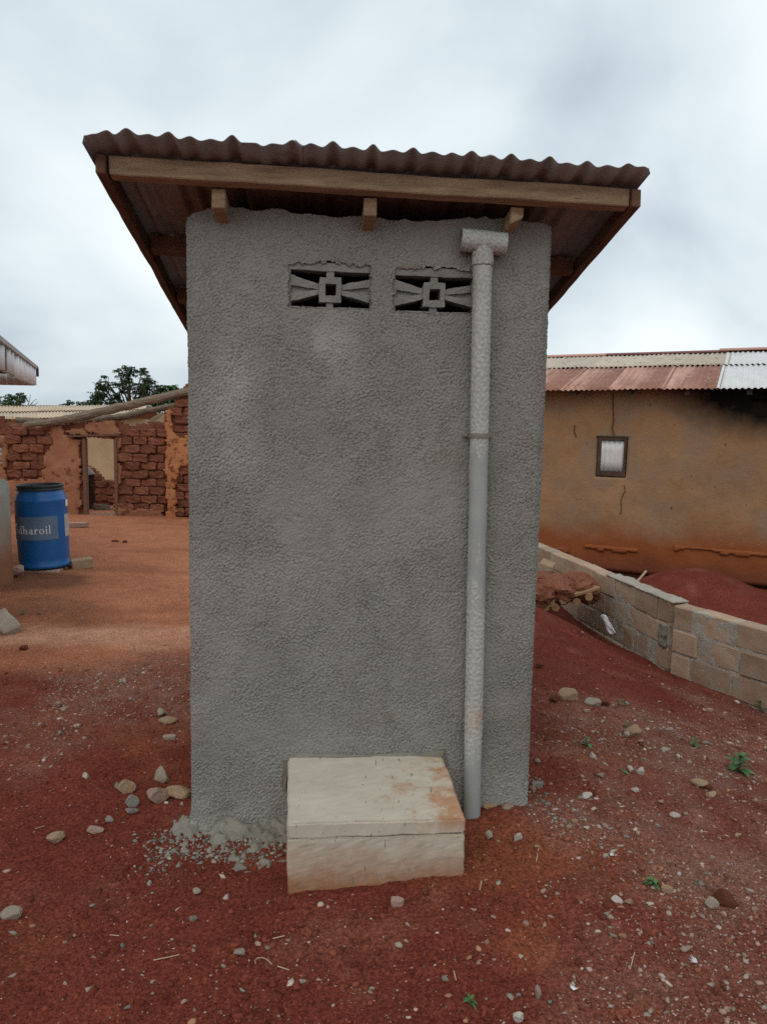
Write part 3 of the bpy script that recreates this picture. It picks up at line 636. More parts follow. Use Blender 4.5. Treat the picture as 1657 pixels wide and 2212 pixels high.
# ------------------------------------------------------------------ concrete step in front of the wall
stp = thing('concrete_step', 'pale concrete step with a cover slab, dusted red, against the grey wall', 'step', tuple(LW(-.72, -.25, -.06)))
def stepbox(name, c, zb, zt, mat, bevel=.008, cuts=22, sd=0):
    # c: four plan corners (front left, front right, back right, back left); zb/zt their heights
    bm = bmesh.new(); vs = [bm.verts.new(LW(u, v, z)) for (u, v), z in zip(c, zb)] + [bm.verts.new(LW(u, v, z)) for (u, v), z in zip(c, zt)]
    for f in ((3, 2, 1, 0), (4, 5, 6, 7), (0, 1, 5, 4), (1, 2, 6, 5), (2, 3, 7, 6), (3, 0, 4, 7)): bm.faces.new([vs[i] for i in f])
    bmesh.ops.bevel(bm, geom=bm.edges[:], offset=bevel, segments=2, affect='EDGES')
    bmesh.ops.subdivide_edges(bm, edges=[e for e in bm.edges if e.calc_length() > .1], cuts=cuts, use_grid_fill=True)
    for v in bm.verts: v.co += mnoise.noise_vector(v.co*9+Vector((sd, 0, 0)))*.0045 + mnoise.noise_vector(v.co*38)*.0024
    bm.normal_update(); bm.verts.index_update()
    V = [tuple(v.co) for v in bm.verts]; Fs = [tuple(v.index for v in f.verts) for f in bm.faces]; bm.free()
    return mk(name, V, Fs, mat, stp, smooth=False)
stepbox('base_block', [(-1.045, -.468), (-.375, -.468), (-.395, .0), (-1.065, .0)], [-.2]*4, [.1325, .1405, .19, .19], m_step, .005)
stepbox('cover_slab', [(-1.048, -.471), (-.373, -.471), (-.394, -.004), (-1.067, -.004)], [.134, .142, .195, .195], [.197, .202, .247, .247], m_step, .007, 22, 5)
# mortar bead where the step meets the wall
mb = MB(); mb.tube([LW(-1.082, -.002, .10), LW(-1.078, -.002, .235), LW(-1.0, -.002, .247), LW(-.9, -.002, .248), LW(-.75, -.002, .246), LW(-.6, -.002, .247), LW(-.48, -.002, .25), LW(-.395, -.002, .258), LW(-.380, -.002, .20)], [.014, .016, .012, .014, .009, .012, .013, .02, .014], 8, .35); mb.build('mortar_fillet', m_mortar, stp)

# ------------------------------------------------------------------ mortar spill at the left foot
sx_ = np.arange(-1.66, -1.05, .008); sy_ = np.arange(-.36, .06, .008); SX, SY = np.meshgrid(sx_, sy_, indexing='ij')
PW = B0 + SX[..., None]*U + SY[..., None]*Vd
hh = .060*np.exp(-np.maximum(0, -SY)/.10)*sst(-1.66, -1.42, SX)*(.8+.3*vn(SX*9, SY*9, 3)) + (.026*fbm(SX*20, SY*20, 44, 3) + .012*vn(SX*55, SY*55, 45))*sst(-1.66, -1.5, SX) - .012 - .02*sst(-1.5, -1.64, SX) - .02*sst(.2, .34, -SY+.05*vn(SX*12, SY*0, 8))
PW[..., 2] = ground(PW[..., 0], PW[..., 1]) + hh
i_ = np.arange(SX.size).reshape(SX.shape); sq = np.stack([i_[:-1, :-1], i_[1:, :-1], i_[1:, 1:], i_[:-1, 1:]], -1).reshape(-1, 4)
sp = mk('mortar_spill', PW.reshape(-1, 3), sq, m_mortar, loc=tuple(LW(-1.35, -.1, -.07))); tagit(sp, 'rough grey mortar droppings spilled at the foot of the grey wall beside the step', 'mortar')

# ------------------------------------------------------------------ stones
STV = []
for k in range(9):
    bm = bmesh.new(); bmesh.ops.create_icosphere(bm, subdivisions=3, radius=1)
    cuts_ = [Vector((random.gauss(0, 1), random.gauss(0, 1), random.gauss(0, 1))).normalized() for _ in range(8)]
    lims = [random.uniform(.46, .72) for _ in cuts_]
    for v in bm.verts:
        for c, lim in zip(cuts_, lims):
            d = v.co.dot(c)
            if d > lim: v.co -= c*(d-lim)*.92
        v.co += mnoise.noise_vector(v.co*1.7+Vector((k*7, 0, 0)))*.10 + mnoise.noise_vector(v.co*5+Vector((k*3, 0, 0)))*.05
    me = bpy.data.meshes.new('stone'); bm.to_mesh(me); bm.free(); STV.append(me)
def stone(label, px, py, w, h, mat, cat='stone', name='stone', group=None, k=None, tall=None, rot=None, sink=.3):
    P = gpt(px, py + h*.35); s = depth(P)/F; w *= .95; h *= .95
    me = STV[(k if k is not None else random.randrange(9))].copy(); me.materials.clear(); me.materials.append(m_stones[mat])
    o = bpy.data.objects.new(name, me); col.objects.link(o)
    hz = (tall if tall else h)*s*.62; o.scale = (w*s*.62, w*s*random.uniform(.45, .62), hz)
    o.location = (P[0], P[1], P[2]+hz*(1-sink)*.7); o.rotation_euler = (random.uniform(-.15, .15), random.uniform(-.15, .15), random.uniform(-.4, .4) if rot is None else rot)
    return tagit(o, label, cat, group)
for a in [
    ('pale grey stone lying alone near the bottom left corner', 26, 1968, 40, 28, 0), ('wide tan stone half buried in the red dirt left of the mortar', 127, 1806, 42, 20, 1),
    ('flat pinkish stone half buried between the tan stone and the spill', 205, 1790, 38, 14, 2), ('upright pale chunk tilted in the stone cluster beside the latrine', 349, 1673, 36, 34, 0),
    ('rounded tan stone at the outer end of the cluster beside the latrine', 272, 1697, 40, 34, 1), ('rough grey lump in front of the rounded tan stone', 285, 1728, 30, 32, 4),
    ('smooth pink oval stone in the cluster beside the latrine corner', 339, 1714, 46, 34, 2), ('small grey slab at the front of the stone cluster', 284, 1750, 26, 10, 4),
    ('small grey stone just outside the stone cluster on its left', 255, 1697, 14, 14, 4), ('grey cement lump on the dirt before the stone cluster', 237, 1769, 20, 14, 4),
    ('small white stone alone on the red dirt left of the cluster', 187, 1675, 14, 14, 5), ('wide tan stone on the grey gravel beside the latrine', 362, 1556, 38, 15, 1),
    ('pale stone on the grey gravel behind the wide tan one', 352, 1538, 26, 15, 0), ('pale knobbly stone on the gravel nearest the latrine side', 368, 1590, 26, 15, 0),
    ('small reddish stone on the smooth orange dirt', 55, 1399, 20, 12, 3), ('pointed pink stone standing upright in front of the step', 858, 1944, 26, 30, 2),
    ('pale wedge stone beside the right side of the step', 1055, 1804, 16, 20, 0), ('pale pointed stone farther right of the step', 1117, 1808, 20, 22, 5),
    ('tan flat stone lying at the foot of the vent pipe', 1058, 1738, 30, 14, 1), ('pinkish stone at the wall foot next to the vent pipe', 1095, 1741, 26, 10, 2),
    ('grey lump against the right corner of the latrine', 1160, 1691, 24, 16, 4), ('brown pebble against the right corner of the latrine', 1149, 1702, 14, 13, 1),
    ('pale stone on the gravel a step away from the latrine right corner', 1265, 1717, 24, 14, 5), ('small pale angular stone lowest in the middle foreground', 516, 2055, 28, 16, 0),
    ('small grey round stone on the dirt below the mortar spill', 417, 1983, 16, 13, 4), ('small pale stone between the mortar spill and the step foot', 425, 1924, 18, 13, 0),
    ('tan wedge stone beside the dark weed', 1440, 1917, 22, 22, 1), ('pale round stone touching the red clod', 1537, 1950, 28, 28, 0), ('rounded red earth clod beside the pale stone', 1565, 1940, 46, 36, 3),
    ('narrow pink stone pointing down in the lower foreground', 1163, 2142, 18, 34, 2), ('white round stone at the very bottom of the view', 1122, 2196, 26, 22, 5),
    ('cream stone between the dark weed and the middle gravel', 1332, 1943, 22, 16, 5), ('tan stone beside the cream one in the gravel', 1358, 1947, 18, 14, 1),
    ('large tan block of stone topmost on the right gravel', 1222, 1497, 40, 30, 1), ('pale flat stone right of the large tan block', 1276, 1514, 36, 18, 0),
    ('red stone leaning on the large tan block', 1197, 1509, 22, 15, 3), ('tan rough stone with twigs in the middle of the right gravel', 1370, 1577, 44, 24, 1),
    ('small grey stone leaning on the tan rough stone', 1352, 1586, 14, 14, 0), ('red stone at the right edge of the mound foot', 1301, 1517, 30, 14, 3),
    ('tan wedge stone below the leafy weed', 1507, 1690, 34, 16, 1), ('red stone lying beside the tan wedge below the leafy weed', 1530, 1700, 18, 12, 3), ('tan flat stone below the red one under the leafy weed', 1535, 1715, 26, 10, 1),
    ('red stone at the side of the latrine under the mound', 1163, 1437, 22, 14, 3), ('pink rough stone high on the right gravel by the wall', 1448, 1576, 22, 10, 2),
    ('small pale stone on the dirt before the right wall', 1434, 1618, 18, 12, 0), ('white stone among the weeds of the right gravel', 1362, 1660, 18, 14, 5),
    ('pale stone on the right gravel below the weeds', 1385, 1665, 20, 18, 5), ('pale triangular stone in the right foreground gravel', 1457, 1760, 22, 12, 5),
    ('brown flat stone near the block by the barrel', 250, 1168, 14, 7, 3), ('dark stone on the far orange dirt before the ruin', 272, 1170, 12, 6, 3)]:
    stone(*a)
stone('orange broken brick piece touching the latrine corner', 389, 1709, 58, 24, 1, 'brick fragment', 'brick_fragment', rot=.35, k=2)
rock = stone('angular brown rock between the concrete tank and the barrel', 32, 1236, 44, 30, 2, 'rock', 'rock', sink=.1)
# many small stones nothing tells apart
n_small = 0
while n_small < 80:
    px, py = random.uniform(0, 1657), random.uniform(1460, 2200)
    P = atZ(px, py, -.07); x, y = P[0], P[1]
    if not bool(inside(np.array(x), np.array(y))) or (610 < px < 1010 and 1620 < py < 1935) or (400 < px < 1150 and py < 1760): continue
    if random.random() > .25+.75*float(gravelly(np.array(x), np.array(y))): continue
    w = random.uniform(7, 15)
    stone('small loose stone lying among the gravel', px, py, w, w*random.uniform(.55, .9), random.choice((0, 0, 2, 4, 5, 1)), 'stone', 'small_stone', 'small loose stones on the gravel'); n_small += 1

# mortar crumbs around the spill (uncountable)
def ckeep(x, y):
    q = np.stack([x-B0[0], y-B0[1]], -1); u = q @ U[:2]; v = q @ Vd[:2]
    a = sst(.33, .08, -v+.1*vn(x*9, y*9, 2))*sst(-1.75, -1.5, u)*sst(-1.0, -1.1, u)*(v < .0)*.75 + (u > .01)*sst(.3, .05, u)*sst(.4, .1, np.abs(v))*.22
    return np.clip(a, 0, 1)
v, f, c = scatter(26000, icoV, icoF, .003, .012, 1., (-1.3, 1.1, 2.7, 3.7), ckeep, lambda x, y, s: np.array((.225, .205, .17))*rng.uniform(.55, 1.3, (len(x), 1)))
cr_o = mk('mortar_crumbs', v, f, m_gravel, cols=c); tagit(cr_o, 'crumbs of grey mortar at the foot of the wall', kind='stuff')

# ------------------------------------------------------------------ block walls on the right
BLK = [rbox(1, 1, 1, 2, .0, 0, k) for k in range(1)]
def block_mesh(L_, hh, tt, seed, mat):
    V, Fs = rbox(L_, tt, hh, 1, .009, .010, seed, 7); me = bpy.data.meshes.new('concrete_block'); me.from_pydata(V, [], Fs); me.materials.append(mat); me.update(); return me
blk_meshes = [block_mesh(.375, .19, .15, k, m_block) for k in range(8)]
blk_half = [block_mesh(.20, .19, .15, k+20, m_block) for k in range(3)]
def block_wall(A, d, length, ztop, courses, label, first=.39, capped=False):
    A = np.array((A[0], A[1], 0.)); d = np.array([d[0], d[1], 0.]); d /= np.linalg.norm(d); nrm = np.array([d[1], -d[0], 0.])
    if nrm[0] > 0: nrm = -nrm
    w = thing('block_wall', label, 'wall', (A[0], A[1], ztop-courses*.205))
    ang = math.atan2(d[1], d[0]); k = 0
    for c in range(courses):
        s = 0.; zb = c*.205+.004; L_ = first if (c % 2 == courses % 2) else .21
        while s < length-.05:
            nxt = L_ if s == 0 else .392
            me = blk_half[k % 3] if nxt < .3 else blk_meshes[(k*5+c*3) % 8]
            o = bpy.data.objects.new('concrete_block', me); col.objects.link(o); o.parent = w
            mid = s+nxt/2; jn = random.uniform(-.008, .008)
            o.location = tuple(d*mid + nrm*jn + ZZ*(zb+random.uniform(-.003, .003))); o.rotation_euler = (random.uniform(-.01, .01), random.uniform(-.008, .008), ang+random.uniform(-.015, .015)+(math.pi if k % 2 else 0))
            sc_ = (nxt-.016)/(.20 if nxt < .3 else .375); o.scale = (sc_, 1, 1)
            s += nxt; k += 1
    # mortar core, a little back from the block faces, squeezed out unevenly
    xs = np.arange(0.01, length-.01, .025); zs = np.arange(0, courses*.205+.0, .02)
    mask = np.ones((len(xs)-1, len(zs)-1), bool)
    V1, F1 = slab(xs, zs, mask, lambda X, Z: -.002+.010*fbm(X*16+A[0]*3, Z*16, 31, 3), .16, (A+nrm*.0695+ZZ*(ztop-courses*.205), d, ZZ, nrm), .004)
    mk('mortar', V1, F1, m_mortar_w, w)
    return w
m_blockw = block_wall((2.565, 6.5), (-.198, 1.0), 4.2, .20, 4, 'long low block wall running back past the log covered pit')
# left segment: blocks start at its near end
bw2 = block_wall((2.52, 6.38), (.47, -.885), 3.6, .215, 4, 'nearer low block wall leading out of view at the right', first=.27)
# capping mortar and broken end of the far segment
mb = MB(); dA = np.array((-.194, .981, 0.)); nA = np.array([.981, .194, 0.])
V1, F1 = slab(np.arange(-.02, 1.2, .03), np.arange(-.085, .085, .02), np.ones((int(np.ceil(1.22/.03))-1, len(np.arange(-.085, .085, .02))-1), bool), lambda X, Z: .004+.012*fbm(X*9, Z*14, 3, 3), .01, (np.array((2.565, 6.5, .20)), dA, nA, ZZ), .006)
mk('mortar_cap', V1, F1, m_mortar_w, m_blockw)
V1, F1 = slab(np.arange(-.14, .0, .014), np.arange(-.02, .19, .014), np.ones((len(np.arange(-.14, .0, .014))-1, len(np.arange(-.02, .19, .014))-1), bool), lambda X, Z: .02+.022*fbm(X*22, Z*22, 8, 3), .03, (np.array((2.565, 6.5, -.20))-nA*.07, -dA, ZZ, -nA), .006)
mk('rough_end', V1 + dA*.02, F1, m_mortar, m_blockw)

# ------------------------------------------------------------------ pit cover: logs carrying lumps of mud
pit = thing('pit_cover', 'heap of red mud lumps on short logs over a pit by the block wall', 'pit cover', (1.8, 7.5, -.1))
def lump_part(px, py, Y, rx, ry, rz, k):
    P = atY(px, py, Y); V = []
    bm = bmesh.new(); bmesh.ops.create_icosphere(bm, subdivisions=4, radius=1)
    for v in bm.verts:
        v.co += mnoise.noise_vector(v.co*1.8+Vector((k*5, 0, 0)))*.22 + mnoise.noise_vector(v.co*7+Vector((k*3, 0, 0)))*.10
        v.co = Vector((v.co.x*rx, v.co.y*ry, v.co.z*rz))+Vector(P)
    bm.verts.index_update(); V = [tuple(v.co) for v in bm.verts]; Fs = [tuple(v.index for v in f.verts) for f in bm.faces]; bm.free()
    mk('mud_lump', V, Fs, m_mud, pit)
for a in ((1250, 1268, 7.55, .19, .26, .145, 1), (1205, 1272, 7.5, .19, .28, .14, 2), (1160, 1280, 7.5, .22, .3, .17, 3), (1272, 1278, 7.6, .10, .2, .11, 4), (1180, 1262, 7.8, .2, .25, .14, 5)): lump_part(*a)
for px, py, yaw in ((1170, 1300, -.1), (1190, 1303, .05), (1200, 1313, .2), (1217, 1298, -.25), (1246, 1300, -.1), (1178, 1312, .1), (1272, 1290, .35)):
    P = atY(px, py, 7.25); mb = MB(); d = np.array([math.sin(yaw)*.5, 1, .02]); r = random.uniform(.034, .044)
    mb.tube([P, P+d*.01, P+d*.5, P+d*1.1], [r*.95, r, r*1.02, r], 10, .08); mb.build('log', m_log, pit)
mb = MB(); P = atY(1243, 1289, 7.22); mb.box(P, np.array((.26, .1, .055)), np.array((-.05, .14, 0)), ZZ*.022); mb.build('plank', m_log, pit)
mb = MB(); P = atY(1165, 1222, 8.0); mb.box(P, np.array((.16, .1, -.07)), np.array((.1, .3, 0)), ZZ*.03); pl_ = mb.build('plank', m_wood, pit)
# scrap of white plastic by the wall
P = gpt(1306, 1345); xs = np.linspace(0, .22, 12); zs = np.linspace(0, .15, 6)
V1, F1 = slab(xs, zs, np.ones((11, 5), bool), lambda X, Z: .06*fbm(X*14, Z*14, 4, 3)+.02, .002, (atY(1297, 1333, 7.3), np.array((.28, -.75, -.62)), np.array((.2, -.5, .25)), np.array((-.6, -.3, .6))), .01)
tagit(mk('plastic_scrap', V1, F1, m_plastic, loc=tuple(atY(1300, 1335, 7.3))), 'crumpled white plastic scrap lying against the block wall by the pit', 'plastic scrap')

# ------------------------------------------------------------------ house on the right
HA = math.radians(25); HU = np.array([math.cos(HA), -math.sin(HA), 0]); HN = np.array([-math.sin(HA), -math.cos(HA), 0])   # HN toward the camera
HP = np.array([4.1, 11.5, 0.])
def hw(px, py, off=0.0):
    q = on_plane(px, py, HP+HN*off, HN)-HP; return float(q@HU), float(q[2])
def HL(s, o, z): return HP + HU*s + HN*o + ZZ*z
rh = thing('mud_house', 'long mud plastered house with a rusty corrugated roof beyond the block wall', 'house', (HP[0], HP[1], -.6))
sL, zE = hw(1183, 842, 0); sR, zE2 = hw(1657, 838, 0)
s0, s1 = sL-1.6, sR+3.0
zt_ = 2.33
wx0, wz0 = hw(1288, 1027); wx1, wz1 = hw(1354, 945)
sfun = hw(1640, 880)
def house_extra(N, L, mix, ramp, nz, c, b):
    g, s = worldpos(N, L); n = nz(1.2, 5); n2 = nz(5, 5)
    def madd(src, k, addsrc):
        a = N.new('ShaderNodeMath'); a.operation = 'MULTIPLY_ADD'; a.inputs[1].default_value = k; L.new(src, a.inputs[0]); L.new(addsrc, a.inputs[2]); return a.outputs[0]
    n6 = nz(1.7, 6); c = mix(ramp(n6.outputs['Fac'], .45, .68), c, (.25, .165, .11)); n7 = nz(4.5, 6); c = mix(ramp(n7.outputs['Fac'], .55, .9), c, (.21, .11, .052))
    a = madd(n.outputs['Fac'], -.55, s.outputs['Z']); a = madd(n2.outputs['Fac'], -.25, a)
    c = mix(ramp(a, -.12, -.52), c, (.25, .075, .026))
    c = mix(ramp(a, -.62, -.95), c, (.15, .045, .024))
    # soot licked up the wall from the smoke hole
    P = HL(sfun[0]+.3, 0, sfun[1]+.35)
    d = N.new('ShaderNodeVectorMath'); d.operation = 'SUBTRACT'; L.new(g.outputs['Position'], d.inputs[0]); d.inputs[1].default_value = tuple(P)
    m2 = N.new('ShaderNodeVectorMath'); m2.operation = 'MULTIPLY'; m2.inputs[1].default_value = (.50, .50, 1.0); L.new(d.outputs[0], m2.inputs[0])
    l = N.new('ShaderNodeVectorMath'); l.operation = 'LENGTH'; L.new(m2.outputs[0], l.inputs[0])
    a = madd(n2.outputs['Fac'], .25, l.outputs['Value'])
    c = mix(ramp(a, 1.05, .62), c, (.008, .007, .006))
    # patch of newer render round the window
    Q = HL((wx0+wx1)/2, 0, (wz0+wz1)/2-.03)
    d = N.new('ShaderNodeVectorMath'); d.operation = 'SUBTRACT'; L.new(g.outputs['Position'], d.inputs[0]); d.inputs[1].default_value = tuple(Q)
    l = N.new('ShaderNodeVectorMath'); l.operation = 'LENGTH'; L.new(d.outputs[0], l.inputs[0]); a = madd(nz(3.2, 5).outputs['Fac'], .55, l.outputs['Value'])
    c = mix(ramp(a, .74, .69), c, (.27, .17, .105))
    n4 = nz(7, 3); c = mix(ramp(n4.outputs['Fac'], .70, .75), c, (.13, .06, .03))
    return c
m_house = M('house_plaster', (.275, .145, .072), (.36, .21, .112), scale=1.1, rough=1, bump=.5, bscale=16, bdist=.02, rnd=0, extra=house_extra)
xs = np.arange(s0, s1, .05); zs = np.arange(-.55, zt_, .05)
XX, ZZc = np.meshgrid((xs[:-1]+xs[1:])/2, (zs[:-1]+zs[1:])/2, indexing='ij')
mask = ~((XX > wx0-.0) & (XX < wx1+.0) & (ZZc > wz0) & (ZZc < wz1))
mask &= ~((np.abs(XX-sfun[0]) < .12) & (np.abs(ZZc-sfun[1]) < .10))
V1, F1 = slab(xs, zs, mask, lambda X, Z: .02*fbm(X*1.5, Z*1.5, 2, 3)+.006*fbm(X*9, Z*9, 4, 2), .22, (HP, HU, ZZ, HN), .004)
mk('wall', V1, F1, m_house, rh, smooth=False)
# footing set back under the wall, with the plaster lip above
xs = np.arange(s0, s1, .06); zs = np.arange(-.95, -.5, .05)
V1, F1 = slab(xs, zs, np.ones((len(xs)-1, len(zs)-1), bool), lambda X, Z: .06*fbm(X*2, Z*2, 6, 3), .2, (HP-HN*.16, HU, ZZ, HN), .01)
mk('footing', V1, F1, m_mudcore, rh)
for (a, b) in (((1262, 1178), (1380, 1186)), ((1455, 1186), (1700, 1192)), ((1200, 1184), (1232, 1184))):
    sa, za = hw(*a); sb, zb = hw(*b); xs = np.arange(sa, sb, .03); zs = np.arange(0, .14, .028); zz0 = (za+zb)/2
    Xc, Zc = np.meshgrid((xs[:-1]+xs[1:])/2, (zs[:-1]+zs[1:])/2, indexing='ij')
    mask = Zc > .05+.05*fbm(Xc*4, Xc*0, 9, 3)
    V1, F1 = slab(xs, zs, mask, lambda X, Z: .024+.010*fbm(X*7, Z*7, 3, 2)-.25*np.maximum(0, Z-.08), .0, (HP+ZZ*(zz0-.10), HU, ZZ, HN), .008)
    mk('plaster_lip', V1, F1, m_house, rh)
# window: frame, board at the foot, tin shutter
m_dark2 = M('dark_frame_timber', (.055, .032, .024), (.10, .06, .042), scale=6, rough=.9, bump=.3, rnd=.05)
wn_ = MB(); fw = .045
for (x0_, x1_, z0_, z1_) in ((wx0, wx0+fw, wz0, wz1), (wx1-fw*.8, wx1, wz0, wz1), (wx0+fw, wx1-fw*.8, wz1-fw, wz1), (wx0+fw, wx1-fw*.8, wz0, wz0+fw*1.7)):
    wn_.box(HL(x0_, .012, z0_), HU*(x1_-x0_), -HN*.12, ZZ*(z1_-z0_))
win = wn_.build('window', m_dark2, rh)
V1, F1 = corrugated(HL(wx0+fw, -.03, wz0+fw*1.7), HU, ZZ, HN, wx1-wx0-1.8*fw, wz1-wz0-2.9*fw, .075, .006, 8, 4, phase=1)
mk('shutter', V1, F1, m_tin_white, win, smooth=True)
mb = MB(); mb.box(HL(wx0-.03, .02, wz1-.005), HU*(wx1-wx0+.05), -HN*.1, ZZ*.02); mb.build('lintel_board', m_dark, win)
# dark sheet added behind the smoke hole, blocks light so the opening reads black
mb = MB(); mb.box(HL(sfun[0]-.3, -.226, sfun[1]-.3), HU*.6, -HN*.02, ZZ*.6); mb.build('smoke_hole_backing', m_dark, rh)
# cracks
def crack(pts):
    mb = MB(); P = []
    for x, y in pts: s, z = hw(x, y); P.append((s, z))
    for (a, b), (c, d) in zip(P[:-1], P[1:]):
        n_ = 3
        for i in range(n_):
            t0, t1 = i/n_, (i+1)/n_; q0 = np.array((a+(c-a)*t0, b+(d-b)*t0)); q1_ = np.array((a+(c-a)*t1, b+(d-b)*t1)); w = random.uniform(.004, .008)
            mb.box(HL(q0[0]-w/2+random.uniform(-.004, .004), .024, q0[1]), HU*w, -HN*.03, (q1_[1]-q0[1])*ZZ*1.0 + HU*(q1_[0]-q0[0]))
    mb.build('crack', m_dark, rh)
crack([(1324, 850), (1323, 880), (1325, 905), (1322, 925), (1326, 944)]); crack([(1348, 1047), (1350, 1060), (1343, 1072), (1341, 1088), (1342, 1102), (1339, 1111)]); crack([(1241, 918), (1240, 928), (1243, 940), (1245, 944)])
# roof
OV = .38
eL = hw(1183, 843, OV); eR = hw(1657, 838, OV)
tilt = (eR[1]-eL[1])/(eR[0]-eL[0])
def ez(s): return eL[1]+tilt*(s-eL[0])
RB = -2.9; zr_ = ez(0)+.78
slope = np.array(-HN*(OV-RB)+ZZ*(zr_-ez(0))); SLn = np.linalg.norm(slope); slope /= SLn; HU_t = HU+ZZ*tilt; rn = np.cross(HU_t, slope); rn /= np.linalg.norm(rn)
seams = [hw(x, 842, OV)[0] for x in (1213, 1317, 1431, 1553)]
wsh = seams[2]-seams[1]
edges = [seams[0]-2*wsh, seams[0]-wsh] + seams + [seams[3]+wsh*(k+1) for k in range(5)]
for k, (a, b) in enumerate(zip(edges[:-1], edges[1:])):
    white = k >= 5; dz = .004*(k % 2)
    O = HL(a-.04, OV, ez(a-.04)) + rn*dz
    V1, F1 = corrugated(O, HU_t, slope, rn, b-a+.05, SLn*(.62 if not white else .60), .078, .010, 8, 5, dent=.006)
    uu = (V1-O) @ HU_t/(b-a+.05); vv_ = (V1-O) @ slope
    pw = np.clip(sst(.75, .1, uu+.18*fbm(uu*5+k*3, vv_*3, 17, 3))*(.35+.8*sst(-.2, .25, fbm(uu*16+k*5, vv_*4, 18, 3))), 0, 1)[:, None]
    rc = np.array((.92, .92, .92))*(1-pw)+np.array((1.75, 2.1, 2.2))*pw
    mk('roof_sheet', V1, F1, m_tin_white if white else m_rust, rh, smooth=True, cols=None if white else rc)
    O = HL(a-.02, OV, ez(a-.02)) + slope*SLn*(.58 if not white else .57) + rn*(.016+dz) + HU*(.10 if not white else 0)
    V1, F1 = corrugated(O, HU_t, slope, rn, b-a+.03, SLn*.43, .078, .010, 8, 4, dent=.008)
    mk('roof_sheet', V1, F1, m_tin_white if white else m_strip, rh, smooth=True)
# ridge caps and hidden back slope
m_ridge = M('maroon_ridge', (.13, .045, .045), (.22, .085, .075), scale=4, rough=.8, bump=.1, rnd=.2)
m_ridge2 = M('salmon_ridge', (.42, .21, .15), (.50, .27, .20), scale=4, rough=.8, bump=.1, rnd=.1)
for (a, b, mm, up) in ((edges[0], edges[2]+.1, m_ridge2, .03), (edges[2]+.1, edges[5], m_ridge, .03), (edges[5]-.15, edges[-1], m_ridge2, .055)):
    O = HL(a, RB, ez(a)+zr_-ez(0)); mb = MB(); mb.box(O-slope*.18+rn*up, HU_t*(b-a), slope*.2, rn*.012); mb.box(O+slope*.02+rn*up, HU_t*(b-a), (-HN*.2-ZZ*.05), rn*.012); mb.build('ridge_cap', mm, rh)
V1, F1 = corrugated(HL(s0-.3, RB, ez(s0)+zr_-ez(0)), HU_t, (-HN*.975-ZZ*.22), rn, s1-s0+.6, 3.2, .078, .01, 6, 2); mk('back_roof', V1, F1, m_strip, rh)
mb = MB(); mb.box(HL(s0, -5.6, -.9), HU*(s1-s0), HN*.2, ZZ*3.0); mb.build('back_wall', m_beige, rh)
for s_ in (s0, s1-.2): mb = MB(); mb.box(HL(s_, -5.4, -.9), HU*.2, HN*5.1, ZZ*3.1); mb.build('side_wall', m_beige, rh)
for k in range(9):
    s_ = edges[0]+k*.8; mb = MB(); mb.box(HL(s_, OV-.08, ez(s_)-.085), HU*.07, slope*SLn*.9, ZZ*.07); mb.build('rafter', m_dark, rh)
# stick leaning behind the block wall
mb = MB(); mb.tube([atY(1375, 1257, 8.05), atY(1395, 1234, 8.2)], .012, 6); tagit(mb.build('stick', m_twig, loc=tuple(atY(1375, 1257, 8.05))), 'short pale stick leaning on the far side of the block wall', 'stick')
for i, (px, py, w) in enumerate(((1505, 1352, 26), (1462, 1358, 22), (1547, 1327, 12), (1490, 1340, 10))):
    stone(('white chalky patch of stones on the earth heap behind the wall', 'flat pale stone low on the earth heap behind the wall', 'square pale stone right of the heap top behind the wall', 'tiny pale stone on the heap beside the chalky patch')[i], px, py, w, w*.4, 5)

# ------------------------------------------------------------------ ruined mud brick house at the left
RY = 14.6
def Z8(x, y): return (.2553*x, 704.9+.2553*y)
def rw(zx, zy, Y=RY):
    P = atY(*Z8(zx, zy), Y); return float(P[0]), float(P[2])
ruin = thing('mud_brick_ruin', 'roofless mud brick ruin with peeling plaster and an empty doorway', 'ruin', (rw(850, 1600)[0], RY, -.2))
fr_r = (np.array((0, RY, 0.)), np.array((1., 0, 0)), ZZ, np.array((0, -1., 0)))
top_pts = [(-700, 790), (-300, 760), (-120, 770), (0, 765), (30, 770), (50, 830), (140, 835), (220, 850), (450, 835), (530, 822), (560, 815), (745, 815), (760, 805), (900, 795), (980, 805), (1040, 825), (1080, 830), (1110, 862), (1135, 845), (1200, 815), (1290, 800), (1400, 815), (1412, 700), (1450, 690), (1490, 650), (1505, 585), (1550, 560), (1570, 480), (1610, 470), (1650, 430), (1800, 430), (2300, 445)]
tp = np.array([rw(*p) for p in top_pts])
xs = np.arange(tp[0, 0], tp[-1, 0], .045); zs = np.arange(-.35, tp[:, 1].max()+.06, .045)
Xc, Zc = np.meshgrid((xs[:-1]+xs[1:])/2, (zs[:-1]+zs[1:])/2, indexing='ij')
d0, d1, dtop, dbot = rw(690, 0)[0], rw(985, 0)[0], rw(0, 932)[1], rw(0, 1640)[1]
w0x = (rw(-160, 0)[0], rw(22, 0)[0]); w0z = (rw(0, 1165)[1], rw(0, 930)[1])
core = (Zc < np.interp(Xc, tp[:, 0], tp[:, 1]) + .03*fbm(Xc*9, Zc*0, 4, 2)) & ~((Xc > d0) & (Xc < d1) & (Zc < dtop) & (Zc > dbot)) & ~((Xc > w0x[0]) & (Xc < w0x[1]) & (Zc > w0z[0]) & (Zc < w0z[1]))
def corefront(X, Z): return .05*fbm(X*3, Z*3, 12, 3)+.035*fbm(X*11, Z*11, 13, 2)
V1, F1 = slab(xs, zs, core, corefront, .10, fr_r, .02); mk('wall', V1, F1, m_mudcore, ruin)
